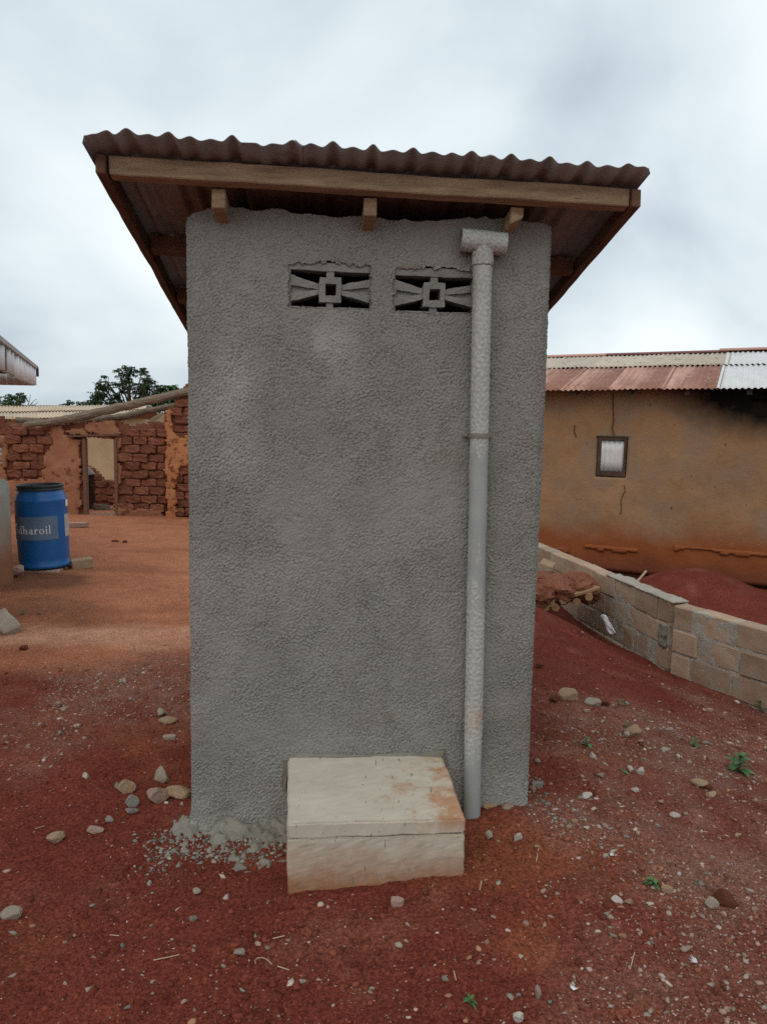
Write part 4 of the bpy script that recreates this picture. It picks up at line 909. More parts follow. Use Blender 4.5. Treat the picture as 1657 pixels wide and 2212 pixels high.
# mud bricks, each its own piece
def mudbrick_mesh(k): 
    V, Fs = rbox(.298, .12, .150, 3, .028, .015, k+40, 19); me = bpy.data.meshes.new('mud_brick'); me.from_pydata(V, [], Fs); me.materials.append(m_mud); me.update(); return me
mbm = [mudbrick_mesh(k) for k in range(8)]
def lay_bricks(poly, Y, proud=.012, host=None, ch=.158, bl=.30):
    pz = [rw(*p, Y) for p in poly]; zz = [p[1] for p in pz]; xx = [p[0] for p in pz]; r = 0
    z = min(zz)
    while z < max(zz):
        x = min(xx) + (.15 if r % 2 else 0) - .15
        while x < max(xx)+.1:
            if bool(inpoly(np.array([x]), np.array([z+.07]), pz)[0]):
                o = bpy.data.objects.new('mud_brick', random.choice(mbm)); col.objects.link(o); o.parent = host
                o.location = tuple(np.array((x, Y-proud+random.uniform(-.025, .03), z+random.uniform(-.006, .006)))-LOC[host.name]); o.rotation_euler = (random.uniform(-.08, .08), random.uniform(-.05, .05), random.choice((0, math.pi))+random.uniform(-.09, .09))
                s = random.uniform(.86, 1.02); o.scale = (s, 1, random.uniform(.9, 1.02))
            x += bl
        z += ch; r += 1
lay_bricks([(55, 850), (450, 850), (450, 970), (395, 1080), (375, 1200), (370, 1280), (85, 1270), (80, 1060), (60, 1000)], RY, host=ruin)
lay_bricks([(1025, 850), (1080, 850), (1110, 890), (1150, 850), (1400, 830), (1412, 1000), (1405, 1560), (1030, 1560), (1005, 1400), (1045, 1250), (1010, 1050)], RY, host=ruin)
lay_bricks([(1425, 720), (1500, 640), (1600, 580), (2100, 520), (2200, 1600), (1480, 1600), (1500, 1100)], RY, .02, host=ruin)
# plaster patches
def patch_(poly, Y, mat, name, proud=.06, th=.10, warp=.035, cell=.035, amp=.018, sd=0):
    pz = [rw(*p, Y) for p in poly]; xx = [p[0] for p in pz]; zz = [p[1] for p in pz]
    xs = np.arange(min(xx)-.1, max(xx)+.1, cell); zs = np.arange(min(zz)-.1, max(zz)+.1, cell)
    Xc, Zc = np.meshgrid((xs[:-1]+xs[1:])/2, (zs[:-1]+zs[1:])/2, indexing='ij')
    m = inpoly(Xc+warp*fbm(Xc*6, Zc*6, 71+sd, 3)*2, Zc+warp*fbm(Xc*6, Zc*6, 75+sd, 3)*2, pz)
    V1, F1 = slab(xs, zs, m, lambda X, Z: proud+amp*fbm(X*3, Z*3, 31+sd, 3)+.008*fbm(X*14, Z*14, 33, 2), th, (np.array((0, Y, 0.)), np.array((1., 0, 0)), ZZ, np.array((0, -1., 0))), .012)
    return mk(name, V1, F1, mat, ruin)
patch_([(455, 835), (525, 835), (550, 905), (620, 930), (695, 940), (690, 1690), (60, 1690), (60, 1300), (370, 1290), (380, 1200), (395, 1080), (450, 975)], RY, m_mudplaster, 'plaster', sd=1)
patch_([(745, 820), (900, 800), (985, 812), (1025, 930), (755, 915)], RY, m_mudplaster, 'plaster', .075, sd=2)
patch_([(550, 905), (600, 930), (1030, 935), (1020, 900), (760, 915), (700, 870), (640, 870)], RY, m_mudplaster, 'plaster', .05, sd=3)
patch_([(985, 935), (1025, 935), (1030, 1000), (1005, 1050), (1040, 1240), (1000, 1400), (990, 1610), (985, 1610)], RY, m_mudplaster, 'plaster', .06, sd=4)
patch_([(1030, 1530), (1380, 1560), (1400, 1700), (1330, 1730), (1060, 1720), (1020, 1640)], RY, m_mudplaster, 'plaster', .10, amp=.06, sd=5)
patch_([(22, 930), (85, 930), (85, 1070), (60, 1200), (20, 1210)], RY, m_mudplaster, 'plaster', .06, sd=6)
patch_([(-200, 930), (-160, 930), (-160, 1165), (30, 1165), (80, 1270), (75, 1690), (-300, 1690)], RY, m_mudplaster, 'plaster', .055, sd=7)
patch_([(1410, 720), (1440, 700), (1475, 700), (1485, 900), (1600, 950), (1610, 1180), (1530, 1180), (1500, 1400), (1495, 1690), (1430, 1690), (1440, 1500), (1415, 1200), (1425, 1000)], RY, m_orange, 'orange_plaster', .13, .16, amp=.03, sd=8)
patch_([(1500, 980), (1640, 900), (2000, 900), (2000, 1200), (1640, 1180), (1560, 1250)], RY, m_orange, 'orange_plaster', .085, amp=.03, sd=9)
# door frame, threshold timber
df = MB()
for zx in (690, 958):
    a, _ = rw(zx, 0); b, _ = rw(zx+26, 0); df.box((a, RY-.10, dbot+.02), (b-a, 0, 0), (0, .12, 0), (0, 0, dtop-dbot-.02))
door = df.build('door_frame', m_wood2, ruin)
a, z = rw(598, 928); b, _ = rw(1028, 928); mb = MB(); mb.box((a, RY-.14, z-.02), (b-a, 0, .05), (0, .3, 0), (0, 0, .035)); mb.build('lintel_board', m_wood2, ruin)
def pole(name, label, pts, rad, Y, mat, cat, n=10, jit=.10):
    P = [atY(*Z8(x, y), Y+dy) for x, y, dy in pts]; mb = MB()
    Q = []; R = []
    for i in range(len(P)-1):
        for t in np.linspace(0, 1, 6, endpoint=False):
            Q.append(P[i]*(1-t)+P[i+1]*t + np.array((0, 0, random.uniform(-.006, .006)))); R.append((rad[i]*(1-t)+rad[i+1]*t)*random.uniform(.95, 1.05))
    Q.append(P[-1]); R.append(rad[-1]); mb.tube(Q, R, n, jit)
    return tagit(mb.build(name, mat, loc=tuple(P[0])), label, cat)
pole('timber_pole', 'thick bark pole slanting across the top of the ruin, uppermost of three', [(215, 838, -.1), (480, 800, 0), (730, 755, 0), (1000, 690, 0), (1300, 620, 0), (1600, 545, 0), (1750, 510, 0)], [.055, .07, .08, .08, .075, .07, .065], RY-.12, m_pole, 'pole')
pole('timber_pole', 'second slanting bark pole resting beneath the uppermost one', [(640, 808, .1), (900, 778, .1), (1060, 765, .1), (1260, 715, .1), (1490, 672, .1)], [.045, .06, .07, .06, .055], RY+.12, m_pole, 'pole')
pole('timber_pole', 'short bark pole lying on the wall top beside the ruin window', [(140, 792, .2), (300, 800, .2), (470, 815, .2)], [.05, .055, .04], RY+.1, m_pole, 'pole')
pole('threshold_log', 'round log forming the doorway threshold of the ruin', [(690, 1618, 0), (850, 1616, 0), (1000, 1608, 0)], [.07, .075, .07], RY-.05, m_pole, 'log')
pole('threshold_log', 'thin plank log below the threshold log', [(750, 1648, -.15), (1000, 1645, -.15)], [.03, .03], RY, m_pole, 'log')
# dull window shutter of the ruin at the frame edge
V1, F1 = corrugated((w0x[0]-.05, RY+.1, w0z[0]-.02), (0, 0, 1), (1, 0, 0), (0, -1, 0), w0z[1]-w0z[0]+.04, w0x[1]-w0x[0]+.1, .085, .012, 8, 2); mk('window_shutter', V1, F1, m_trim, ruin, smooth=True)
# side and rear walls of the ruin
rb = 17.0
def rwall(name, pts, Y):
    tpp = np.array([rw(*p, Y) for p in pts]); xs = np.arange(tpp[0, 0], tpp[-1, 0], .06); zs = np.arange(-.4, tpp[:, 1].max()+.05, .06)
    Xc, Zc = np.meshgrid((xs[:-1]+xs[1:])/2, (zs[:-1]+zs[1:])/2, indexing='ij')
    V1, F1 = slab(xs, zs, Zc < np.interp(Xc, tpp[:, 0], tpp[:, 1])+.03*fbm(Xc*8, Zc*0, 6, 2), corefront, .25, (np.array((0, Y, 0.)), np.array((1., 0, 0)), ZZ, np.array((0, -1., 0))), .02)
    mk(name, V1, F1, m_mudcore, ruin)
rwall('rear_wall', [(300, 1150), (700, 1180), (780, 1210), (830, 1255), (850, 1300), (1000, 1300), (1200, 1330), (2000, 1300)], rb)
lay_bricks([(700, 1190), (775, 1215), (825, 1265), (845, 1310), (1100, 1310), (1100, 1480), (700, 1480)], rb, host=ruin)
for i, (a, b, w) in enumerate(((795, 930, 1), (800, 960, 0), (805, 900, 2))):
    y_ = (1525, 1548, 1575)[i]
    pole('firewood', ('upper stick of firewood inside the ruin doorway', 'long middle branch of firewood inside the ruin doorway', 'lowest short stick of firewood inside the ruin doorway')[i], [(a, y_-8, 0), (b, y_+6, .2)], [.05, .045], 15.6, m_pole, 'firewood')
# old drum and basin seen through the doorway
Pd = atY(*Z8(690, 1560), 15.9); zt2 = atY(*Z8(700, 1252), 15.9)[2]; hd = zt2+.24
dr = thing('steel_drum', 'dark rusty steel drum standing inside the ruin behind the door post', 'drum', (Pd[0], 15.9, -.24))
pf = [(0, 0), (.27, 0), (.285, .01), (.275, .03)]
for zz in (.34, .66): pf += [(.275, hd*zz-.02), (.29, hd*zz), (.275, hd*zz+.02)]
pf += [(.275, hd-.02), (.285, hd-.005), (.27, hd), (0, hd)]
V1, F1 = lathe(pf, 36, (Pd[0], 15.9, -.24)); mk('body', V1, F1, m_drum, dr, smooth=False)
V1, F1 = lathe([(.31, 0), (.30, .02), (.22, .13), (.12, .19), (0, .20)], 32, (Pd[0]-.02, 15.9, zt2+.005)); V1b, F1b = lathe([(.31, 0), (.29, -.0), (.21, .12), (.11, .18), (0, .19)], 32, (Pd[0]-.02, 15.9, zt2+.005))
tagit(mk('metal_basin', list(V1)+list(V1b), list(F1)+[tuple(i+len(V1) for i in f) for f in F1b], m_basin, loc=(Pd[0], 15.9, zt2)), 'dull metal basin upturned on top of the rusty drum', 'basin')
# plank before the ruin
mb = MB(); P = gpt(142, 1140); mb.box(P, np.array((.32, .02, .01)), np.array((0, .16, 0)), ZZ*.07); tagit(mb.build('stone_slab', m_stones[2], loc=tuple(P)), 'flat slab lying in front of the ruin wall behind the blue barrel', 'slab')

# ------------------------------------------------------------------ cream roofed house behind the ruin
ch = thing('cream_house', 'beige house with a cream corrugated roof behind the ruin', 'house', (-9, 20, -.6))
eY, rY2 = 19.7, 22.6
A = atY(-90, 909, eY); Bq = atY(305, 896.5, eY); C_ = atY(-90, 880.5, rY2); Dq = atY(318, 877, rY2)
nst = 7
for k in range(nst):
    t0, t1 = k/nst, (k+1)/nst
    for (r0_, r1_) in ((0, .52), (.50, 1.0)):
        a0 = A+(Bq-A)*t0; a1 = A+(Bq-A)*t1; c0 = C_+(Dq-C_)*t0; c1_ = C_+(Dq-C_)*t1
        p00 = a0+(c0-a0)*r0_; p10 = a1+(c1_-a1)*r0_; p01 = a0+(c0-a0)*r1_
        w = np.linalg.norm(p10-p00); du = (p10-p00)/w; ln = np.linalg.norm(p01-p00); dv = (p01-p00)/ln; nn = np.cross(du, dv); nn /= np.linalg.norm(nn)
        V1, F1 = corrugated(p00+nn*(.03 if r0_ > 0 else 0)+nn*.006*(k % 2), du, dv, nn, w+.06, ln, .09, .012, 6, 3); mk('roof_sheet', V1, F1, m_cream, ch, smooth=True)
xr = atY(317, 900, 20.0)[0]
mb = MB(); mb.box((-16, 20.0, -.7), (xr+16, 0, 0), (0, .2, 0), (0, 0, 2.30)); mb.build('wall', m_beige, ch)
mb = MB(); a_ = np.array((xr-.01, 20.2, -.7)); g1 = np.array((xr-.25, 24.6, -.7)); mb.add([a_, g1, g1+ZZ*1.95, np.array((xr-.1, 22.4, 1.82)), a_+ZZ*2.15], [(0, 1, 2, 3, 4)]); mb.add([a_+np.array((-.2, 0, 0)), g1+np.array((-.2, 0, 0)), g1+ZZ*1.95+np.array((-.2, 0, 0)), np.array((xr-.3, 22.4, 1.82)), a_+ZZ*2.15+np.array((-.2, 0, 0))], [(4, 3, 2, 1, 0)]); mb.build('gable_wall', m_beige, ch)
ap = np.array(Dq); en = atY(352, 912, 24.8); mb = MB(); mb.box(ap+np.array((.0, 0, -.03)), en-ap, np.array((0.12, .0, 0)), ZZ*.06); mb.build('barge_board', m_trim, ch)
mb = MB(); bk = np.array((-17, 24.8, en[2])); mb.add([C_+ZZ*.0-np.array((6, 0, 0)), ap, en, bk], [(0, 1, 2, 3)]); mb.build('back_roof', m_cream, ch)
mb = MB(); mb.box(ap+np.array((-.25, -.12, -.02)), np.array((.25, 0, .0)), np.array((0, .22, 0)), ZZ*.07); mb.build('ridge_cap', m_trim, ch)

# ------------------------------------------------------------------ tin eave of the house at the left edge
lh = thing('tin_house', 'house corner with a grey corrugated tin fascia jutting in at the left edge', 'house', (-5.6, 9, 0))
c0 = atY(74, 797, 11.0); c1 = atY(-60, 664, 5.6); c1[2] = c0[2]
zf = c0[2]; c0b = atY(72, 833, 11.0); fh = zf-c0b[2]
dF = c1-c0; lF = np.linalg.norm(dF); dF /= lF; nF = np.array([-dF[1], dF[0], 0]); nF = nF if nF[0] > 0 else -nF
nsh = 6
for k in range(nsh):
    V1, F1 = corrugated(c0+dF*(lF/nsh*k)-ZZ*(fh+random.uniform(-.004, .012)), dF, ZZ, nF, lF/nsh+.02, fh+.03, .36, .035, 10, 2, phase=k); mk('fascia_sheet', V1, F1, m_fascia, lh, smooth=False)
dB = np.array((-1., .03, 0)); nB = np.array((0, -1., 0))
V1, F1 = corrugated(c0+dB*6-ZZ*fh, -dB, ZZ, nB, 6, fh, .10, .013, 8, 2); mk('fascia_sheet', V1, F1, m_fascia, lh)
mb = MB(); mb.box(c0-ZZ*.0+nF*.05-dF*.10, dF*(lF+.1), -nF*.10, ZZ*.045); mb.build('roof_edge', m_trim, lh)
mb = MB(); mb.box(c0+nF*.055-dF*.14-ZZ*.10, dF*.16, -nF*.06, ZZ*.13); mb.build('gutter_end', m_dark, lh)
inner = c0+np.array((-6.5, 0, 0)); mb = MB(); up = ZZ*1.1
mb.add([c0+ZZ*.02, c1+ZZ*.02, c1+np.array((-6, -.5, .9)), c0+np.array((-5.5, -1.5, .9))], [(0, 1, 2, 3)]); mb.build('roof', m_tin_new, lh)
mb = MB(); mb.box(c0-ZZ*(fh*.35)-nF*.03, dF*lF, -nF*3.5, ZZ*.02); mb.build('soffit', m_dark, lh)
mb = MB(); mb.box(c0-nF*1.15+dF*.9-ZZ*(zf+.3), dF*(lF+1), -nF*.2, ZZ*(zf+.12)); mb.build('wall', m_beige, lh)
mb = MB(); mb.box(c0-nF*1.35+dF*.9-ZZ*(zf+.3), -nF*4, -dF*.2, ZZ*(zf+.12)); mb.build('end_wall', m_beige, lh)

# ------------------------------------------------------------------ concrete tank
Pt = atY(20, 1037, 8.2); zt3 = Pt[2]; Pb = atY(30, 1200, 8.2)
tk = thing('water_tank', 'round grey concrete tank stained red below, at the left edge beside the barrel', 'tank', (Pt[0]-.8, 8.8, -.1))
TR = .62; tdir = np.array((Pt[0], 8.2)); tdir /= np.linalg.norm(tdir); tcx, tcy = Pt[0]-TR*tdir[1], 8.2+TR*tdir[0]*-1*-1
bm = bmesh.new(); bmesh.ops.create_cone(bm, cap_ends=True, segments=40, radius1=1, radius2=1, depth=1)
for v in bm.verts: v.co = Vector((tcx+v.co.x*TR*(1.03 if v.co.z < 0 else 1), tcy+v.co.y*TR, -.25+(zt3+.25)*(v.co.z+.5)))
bmesh.ops.bevel(bm, geom=[e for e in bm.edges if abs(e.verts[0].co.z-e.verts[1].co.z) < .01], offset=.03, segments=3, affect='EDGES'); bmesh.ops.subdivide_edges(bm, edges=[e for e in bm.edges if e.calc_length() > .2], cuts=8, use_grid_fill=True)
for v in bm.verts: v.co += mnoise.noise_vector(v.co*3)*.012
bm.verts.index_update(); V1 = [tuple(v.co) for v in bm.verts]; F1 = [tuple(v.index for v in f.verts) for f in bm.faces]; bm.free()
mk('tank_wall', V1, F1, m_tank, tk, smooth=True)

# ------------------------------------------------------------------ blue barrel
BY = 8.8; Pb = atY(98, 1221, BY); BR = .278; tiltv = math.radians(-1.6)
br = thing('blue_barrel', 'open blue plastic barrel with a faded oil sticker, standing on a brick', 'barrel', (Pb[0], BY, Pb[2])); br.rotation_euler = (0, tiltv*-1*-1, 0)
sH = .945
prf = [(0, .01), (.25, .01), (.272, .0), (.285, .012), (.283, .035), (.272, .05), (BR-.004, .10), (BR, .30), (BR+.002, .55), (BR, .76), (BR+.004, .775), (BR-.006, .787), (.262, .83), (.247, .862), (.240, .872), (.238, .885)]
V1, F1 = lathe([(r, z) for r, z in prf], 64); body = mk('body', V1, F1, m_blue, br, local=True, smooth=True)
prf2 = [(.238, .883), (.256, .886), (.258, .900), (.244, .904), (.243, .915), (.252, .920), (.253, .940), (.243, .946), (.232, .940), (.228, .90), (.22, .80), (.262, .70), (.262, .05), (0, .04)]
V1, F1 = lathe(prf2, 64); mk('rim', V1, F1, m_black, br, local=True, smooth=True)
# stickers: direction to camera is the zero angle
toc = math.atan2(-BY, -Pb[0])
def cylpatch(a0, a1, z0, z1, r=BR+.0035, n=24):
    V = []; Fs = []
    for i in range(n+1):
        t = toc+math.radians(a0+(a1-a0)*i/n); V += [(r*math.cos(t), r*math.sin(t), z0), (r*math.cos(t), r*math.sin(t), z1)]
    for i in range(n): Fs.append((2*i, 2*i+2, 2*i+3, 2*i+1))
    return V, Fs
V1, F1 = cylpatch(-112, 35, .333, .598); stk = mk('sticker', V1, F1, m_sticker, br, local=True, smooth=True)
V1, F1 = cylpatch(56, 120, .345, .602); mk('sticker', V1, F1, m_trim, br, local=True, smooth=True)
V1, F1 = cylpatch(66, 90, .69, .765); mk('sticker', V1, F1, m_letter, br, local=True, smooth=True)
# serif letters, drawn in a unit box per glyph: strokes are boxes, bowls are rings
def glyph(ch):
    B = []; Rg = []
    X = .60
    if ch == 'l': B = [(.30, 0, .62, 1.0), (.12, 0, .80, .06), (.12, .94, .40, 1.0)]
    if ch == 'i': B = [(.30, 0, .62, X), (.12, 0, .80, .06), (.12, X-.06, .40, X), (.28, .74, .64, .92)]
    if ch == 'o': Rg = [(.5, X/2, .44, X/2+.01, .20, .05, 0, 360)]
    if ch == 'r': B = [(.16, 0, .40, X), (.02, 0, .56, .06), (.02, X-.06, .3, X)]; Rg = [(.70, X*.55, .32, X*.46, .12, .10, 70, 180)]; B += [(.72, X-.16, .94, X-.02)]
    if ch == 'a': B = [(.56, 0, .80, X*.7), (.70, 0, .97, .07)]; Rg = [(.46, X*.68, .34, X*.33, .2, .06, 0, 175), (.42, X*.27, .36, X*.28, .18, .06, 0, 360)]
    if ch in 'nh': B = [(.10, 0, .32, 1.0 if ch == 'h' else X), (0, 0, .42, .06), (0, (1. if ch == 'h' else X)-.06, .2, 1. if ch == 'h' else X), (.64, 0, .86, X*.65), (.54, 0, .97, .06)]; Rg = [(.55, X*.62, .31, X*.39, .22, .08, 0, 180)]
    if ch == 'd': B = [(.60, 0, .82, 1.0), (.48, .94, .7, 1.0), (.7, 0, .95, .06)]; Rg = [(.42, X/2, .36, X/2, .2, .06, 0, 360)]
    return B, Rg
def text_mesh(spans, z0, hgt):
    mb = MB(); r = BR+.0062
    def P(a, y, a0, a1): t = toc+math.radians(a0+(a1-a0)*a); return (r*math.cos(t), r*math.sin(t), z0+y*hgt)
    for chh, a0, a1 in spans:
        B, Rg = glyph(chh)
        for x0, y0, x1, y1 in B: mb.add([P(x0, y0, a0, a1), P(x1, y0, a0, a1), P(x1, y1, a0, a1), P(x0, y1, a0, a1)], [(0, 1, 2, 3)])
        for cx, cy, rx, ry, tx, ty, s_, e_ in Rg:
            n_ = 24
            for i in range(n_):
                t0 = math.radians(s_+(e_-s_)*i/n_); t1 = math.radians(s_+(e_-s_)*(i+1)/n_)
                mb.add([P(cx+rx*math.cos(t0), cy+ry*math.sin(t0), a0, a1), P(cx+rx*math.cos(t1), cy+ry*math.sin(t1), a0, a1), P(cx+(rx-tx)*math.cos(t1), cy+(ry-ty)*math.sin(t1), a0, a1), P(cx+(rx-tx)*math.cos(t0), cy+(ry-ty)*math.sin(t0), a0, a1)], [(0, 1, 2, 3)])
    return mb
tm = text_mesh([('n', -74, -60), ('d', -59, -46.5), ('h', -46, -32.5), ('a', -31.5, -19), ('r', -18.5, -8.8), ('o', -8.2, 4), ('i', 5, 11.5), ('l', 11.8, 18.5)], .405, .092)
mk('lettering', tm.V, tm.F, m_letter, stk, local=True)
mb = MB(); Pp = lambda a, z: ((BR+.0062)*math.cos(toc+math.radians(a)), (BR+.0062)*math.sin(toc+math.radians(a)), z)
mb.add([Pp(-80, .475), Pp(-60, .475), Pp(-64, .49), Pp(-70, .535), Pp(-76, .50)], [(0, 1, 2, 3, 4)]); mk('emblem', mb.V, mb.F, m_letter, stk, local=True)

# bricks and blocks lying about
def loose_block(name, label, cat, px, py, dims, rot, mat, sd, dz=0, at=None):
    P = gpt(px, py) if at is None else np.array(at); V, Fs = rbox(*dims, 3, .010, .012, sd, 11)
    o = mk(name, V, Fs, mat); o.location = (P[0], P[1], P[2]+dz); o.rotation_euler = rot; return tagit(o, label, cat)
loose_block('brick', 'long reddish brick wedged under the blue barrel', 'brick', 0, 0, (.52, .2, .12), (0, .0, .05), m_stones[2], 3, 0, (Pb[0]-.02, BY-.15, Pb[2]-.135))
loose_block('brick', 'hidden grey brick under the back of the barrel', 'brick', 0, 0, (.4, .16, .11), (0, 0, -.2), m_block, 4, 0, (Pb[0]+.05, BY+.15, Pb[2]-.125))
loose_block('concrete_block', 'broken hollow block piece on the dirt beside the blue barrel', 'block', 179, 1226, (.24, .16, .12), (0, -.06, .5), m_stones[1], 6, -.01)
loose_block('concrete_block', 'broken concrete block tipped over at the left edge on orange dirt', 'block', 14, 1362, (.26, .15, .125), (.35, .42, -.55), m_stones[0], 8, .0)
stone('small dark stone supporting the tipped block at the left edge', 2, 1362, 18, 14, 3)

# ------------------------------------------------------------------ trees
def tree(name, label, Y, blobs, base_px, dens, mat, leaf=.2, seed=0, bare=()):
    R = random.Random(seed); bx = atY(base_px[0], base_px[1], Y)
    t = thing(name, label, 'tree', (bx[0], Y, -.45))
    br_ = MB(); lv = MB(); root = np.array((bx[0], Y, -.45)); fork = bx.copy()
    br_.tube([root, root+(fork-root)*.5+np.array((.05, 0, 0)), fork], [.2, .16, .12], 8, .1)
    LV = []; LF = []
    for px, py, rp in blobs:
        c = atY(px, py, Y); r = rp*1.3*Y/F; c[1] += R.uniform(-1.2, 1.2)
        mid = fork*.45+c*.55+np.array((R.uniform(-.15, .15), 0, R.uniform(-.25, .0))); br_.tube([fork, mid, c], [.06, .035, .015], 5, .1)
        for k in range(max(5, int(dens*((r/.2)**1.7)*9))):
            d = np.array((R.gauss(0, 1), R.gauss(0, 1), R.gauss(0, 1))); d /= np.linalg.norm(d); p = c+d*r*R.uniform(.45, 1.08)*np.array((1, 1, .9))
            if R.random() < .35: br_.tube([c+(p-c)*.2, p], [.02, .008], 4, 0, False)
            tiltd = np.array((R.gauss(0, .3), R.gauss(0, .3), 1)); 
            for q in range(R.randint(6, 10)):
                an = R.uniform(0, 6.28); L_ = leaf*R.uniform(.7, 1.25); w = L_*.17; dr_ = np.array((math.cos(an), math.sin(an), 0)); sd_ = np.array((-dr_[1], dr_[0], 0)); dp = R.uniform(.1, .9)
                m1 = p+dr_*L_*.45+ZZ*L_*(.10-.25*dp); e1 = p+dr_*L_*(.95-.45*dp)-ZZ*L_*(.15+.65*dp)
                n0 = len(LV); LV += [p, m1+sd_*w, e1, m1-sd_*w]; LF.append((n0, n0+1, n0+2, n0+3))
    for pts in bare:
        br_.tube([atY(x, y, Y) for x, y in pts], [.03]+[.012]*(len(pts)-1), 5, 0)
    br_.build('trunk', m_bark, t); mk('crown', LV, np.array(LF), mat, t)
tree('mango_tree', 'tall open mango tree with drooping leaf clusters behind the cream roof', 34,
     [(287, 797, 7), (270, 803, 6), (302, 805, 9), (322, 806, 9), (258, 821, 9), (286, 818, 12), (312, 822, 14), (335, 826, 10), (240, 835, 11), (262, 838, 14), (286, 840, 15), (312, 842, 14), (338, 845, 13), (224, 845, 11), (208, 856, 11), (232, 858, 14), (258, 860, 13), (212, 870, 13), (240, 874, 12), (276, 866, 9), (318, 862, 12), (350, 838, 9), (236, 815, 4), (228, 833, 6), (300, 876, 8), (345, 866, 13)],
     (285, 895), 1.5, m_tree, .20, 3, bare=[[(250, 850), (236, 832), (235, 817)], [(245, 845), (228, 832), (210, 829), (201, 826)], [(232, 838), (212, 836), (208, 848)]])
tree('mango_tree', 'lower brighter green mango tree behind the right end of the ruin', 27,
     [(365, 852, 13), (385, 845, 12), (352, 862, 12), (375, 868, 14), (400, 842, 11), (398, 862, 14), (350, 880, 12), (372, 888, 14), (395, 885, 14), (420, 855, 16), (350, 900, 9), (368, 905, 10), (440, 870, 16)], (390, 930), 2.6, m_tree2, .20, 5)
tree('bushy_tree', 'bushy green tree beyond the cream roof under the tin eave', 38,
     [(5, 862, 11), (20, 856, 10), (33, 862, 10), (48, 860, 9), (15, 874, 12), (40, 874, 12), (60, 872, 9), (-15, 862, 12), (-35, 870, 14)], (25, 895), 1.9, m_tree2, .17, 8, bare=[[(60, 880), (65, 865), (67, 852)], [(64, 878), (74, 866), (80, 862)], [(62, 868), (57, 858)], [(68, 876), (78, 874), (83, 868)]])
tree('small_tree', 'small tree top just showing above the cream roof ridge', 44, [(140, 874, 5), (150, 869, 6), (158, 872, 5), (148, 878, 6)], (150, 895), 2.2, m_tree, .18, 10)
tree('small_tree', 'tiny dark tree top beside the tall mango tree', 46, [(184, 874, 6), (192, 873, 6), (176, 878, 4), (188, 879, 6)], (186, 895), 3.0, m_tree, .18, 11)

# ------------------------------------------------------------------ weeds
def leaf_mesh(L_, w, curl, k):
    V = []; Fs = []; n_ = 6
    for i in range(n_+1):
        t = i/n_; ww = w*math.sin(math.pi*min(1, t*.93+.05))**.8*(1+.12*math.sin(t*20+k)); z = math.sin(t*1.5)*L_*.25-curl*t*t*L_
        V += [(t*L_, -ww, z+ww*.35), (t*L_, 0, z), (t*L_, ww, z+ww*.35)]
    for i in range(n_):
        a = i*3; Fs += [(a, a+3, a+4, a+1), (a+1, a+4, a+5, a+2)]
    me = bpy.data.meshes.new('leaf'); me.from_pydata(V, [], Fs); me.materials.append(m_leaf); me.polygons.foreach_set('use_smooth', [True]*len(Fs)); me.update(); return me
leafs = [leaf_mesh(1, .28, .35, 1), leaf_mesh(1, .32, .55, 2), leaf_mesh(1, .20, .3, 3)]; blade = [leaf_mesh(1, .07, .6, 4)]
def weed(label, px, py, size, n_, kinds=leafs, hgt=.6, Y=None):
    P = gpt(px, py); s = size*depth(P)/F; w = thing('weed', label, 'plant', tuple(P))
    mb = MB(); mb.tube([P-ZZ*.01, P+ZZ*s*hgt*.5, P+ZZ*s*hgt], [s*.02, s*.018, s*.008], 5); mb.build('stem', m_leaf, w)
    for i in range(n_):
        o = bpy.data.objects.new('leaf', random.choice(kinds)); col.objects.link(o); o.parent = w
        k = i/max(1, n_-1); o.location = (0, 0, s*hgt*(.08+.92*k)); L_ = s*(.62-.25*k)*random.uniform(.8, 1.15); o.scale = (L_, L_, L_)
        o.rotation_euler = (random.uniform(-.3, .3), -.1-.6*k*random.random()+.25*(1-k), i*2.4+random.uniform(-.4, .4))
weed('largest green weed with broad leaves on the right gravel', 1595, 1668, 54, 17)
weed('small leafy weed left of the largest weed', 1500, 1612, 26, 9)
weed('low pale weed at the foot of the block wall at the right edge', 1640, 1535, 32, 9, leafs[2:]+blade)
weed('low spreading weed beside the twiggy tan stone', 1268, 1612, 30, 10)
weed('single round leaf seedling in the middle of the right gravel', 1344, 1668, 22, 3, leafs[1:2], .3)
weed('small pale weed above the twiggy tan stone', 1335, 1500+110, 12, 4, blade); weed('pale sprig below the mound edge', 1340, 1483+40, 20, 6, leafs[2:])
weed('dark low weed beside the tan wedge stone in the foreground', 1408, 1912, 36, 12, leafs, .35)
weed('tiny weed near the bottom middle of the foreground', 1016, 2170, 34, 9, leafs[2:], .4)
weed('green seedling on the gravel right of the red clod', 1502, 1900+12, 14, 3, leafs[1:2], .3); weed('thin grassy tuft in the lower right gravel', 1395, 2000-35, 16, 6, blade)
weed('small weed next to the tipped concrete block', 50, 1327, 16, 7, leafs[2:]); weed('second small weed farther along from the tipped block', 84, 1327, 14, 6, leafs[2:])
weed('grassy tuft below the leafy weed stones', 1395, 1578-20, 18, 6, blade); weed('small weed by the tan rough stone', 1353, 1578-6, 20, 6, leafs[2:]); weed('tiny seedling in the bottom right gravel', 1540-10, 2140-210, 10, 3, leafs[2:], .3)

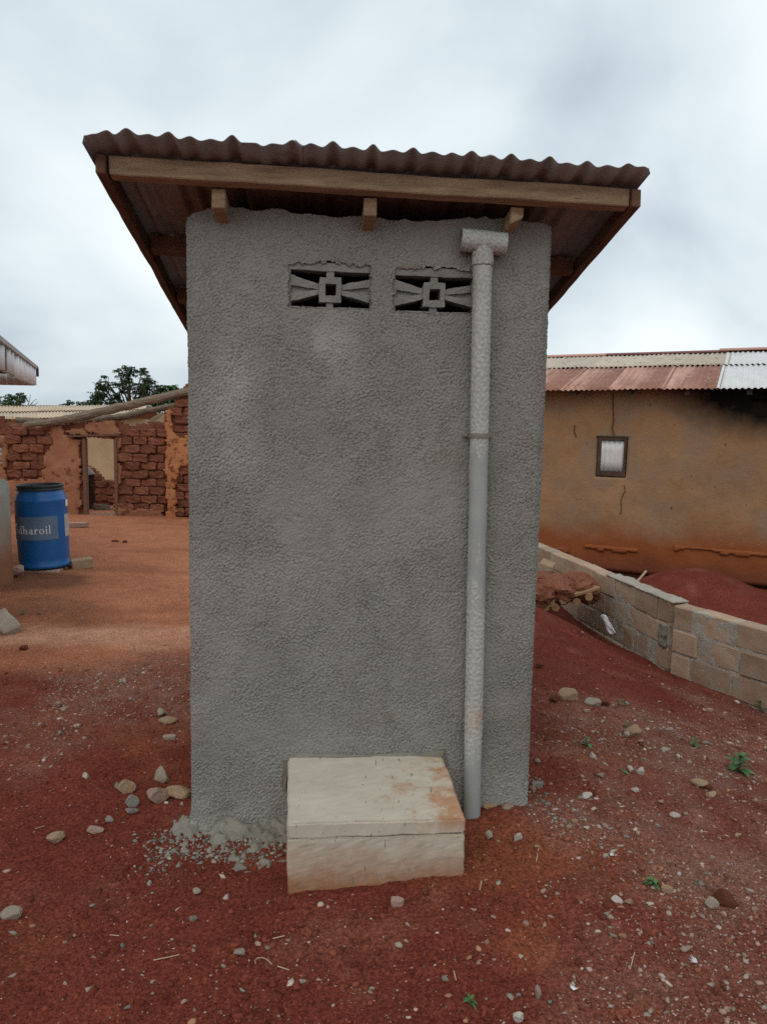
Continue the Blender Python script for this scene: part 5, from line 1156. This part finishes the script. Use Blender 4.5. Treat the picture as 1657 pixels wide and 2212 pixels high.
# ------------------------------------------------------------------ litter: twigs, straws, feathers, curled root
def twig(name, label, pts, r, mat, cat, group=None):
    P = [gpt(x, y)+ZZ*(r*1.0+.003) for x, y in pts]; mb = MB(); mb.tube(P, r, 6, .1); return tagit(mb.build(name, mat, loc=tuple(P[0])), label, cat, group)
twig('curled_root', 'pale curled root lying like a hook at the bottom', [(553, 2085), (551, 2078), (556, 2073), (566, 2072), (574, 2074), (582, 2080), (588, 2087)], .0022, m_twig, 'root')
for lab, pts in (('long dry straw lying left of the curled root', [(332, 2077), (360, 2071), (388, 2065)]), ('dry straw lying right of the curled root', [(600, 2090), (625, 2098)]), ('short dry straw in the left foreground gravel', [(238, 2022), (258, 2024)]),
                 ('dry straw on the gravel under the pale angular stone', [(590, 2030), (615, 2024)]), ('thin straw on the dirt left of the mortar spill', [(375, 1788), (398, 1790), (420, 1791)]), ('upright dry straw in the dirt right of the step', [(1158, 1862), (1164, 1830)]),
                 ('straw below the step right corner', [(1040, 1905), (1036, 1925)]), ('thin straw near the bottom right', [(1370, 2060), (1362, 2090)]), ('reddish twig before the step foot', [(720, 1890-0), (735, 1878)]), ('straw beside the bottom weed', [(980, 2100), (985, 2120)]), ('straw on the left dirt by the buried tan stone', [(78, 1792), (98, 1786)])):
    if 'step foot' in lab: pts = [(560, 1880), (585, 1862)]
    twig('straw', lab, pts, .0016, m_straw, 'straw')
def feather(label, px, py, size, rot):
    P = gpt(px, py); s = size*depth(P)/F; V = []; Fs = []
    for k in range(7):
        a = rot+(k-3)*.28; L_ = s*random.uniform(.6, 1); d = np.array((math.cos(a), math.sin(a), .25)); n_ = np.array((-d[1], d[0], 0))*s*.06; n0 = len(V)
        V += [P+ZZ*.004, P+d*L_*.5+n_+ZZ*.004, P+d*L_+ZZ*.004, P+d*L_*.5-n_+ZZ*.004]; Fs.append((n0, n0+1, n0+2, n0+3))
    tagit(mk('feather', V, Fs, m_feather, loc=tuple(P)), label, 'feather')
feather('white downy feather in the lower right gravel', 1506, 2082, 22, 2.5); feather('small white feather near the narrow pink stone', 1238, 2142, 18, 1.2)
feather('white shell like scrap on the right gravel beside the dark stalk', 1318, 1990-140, 14, .5)
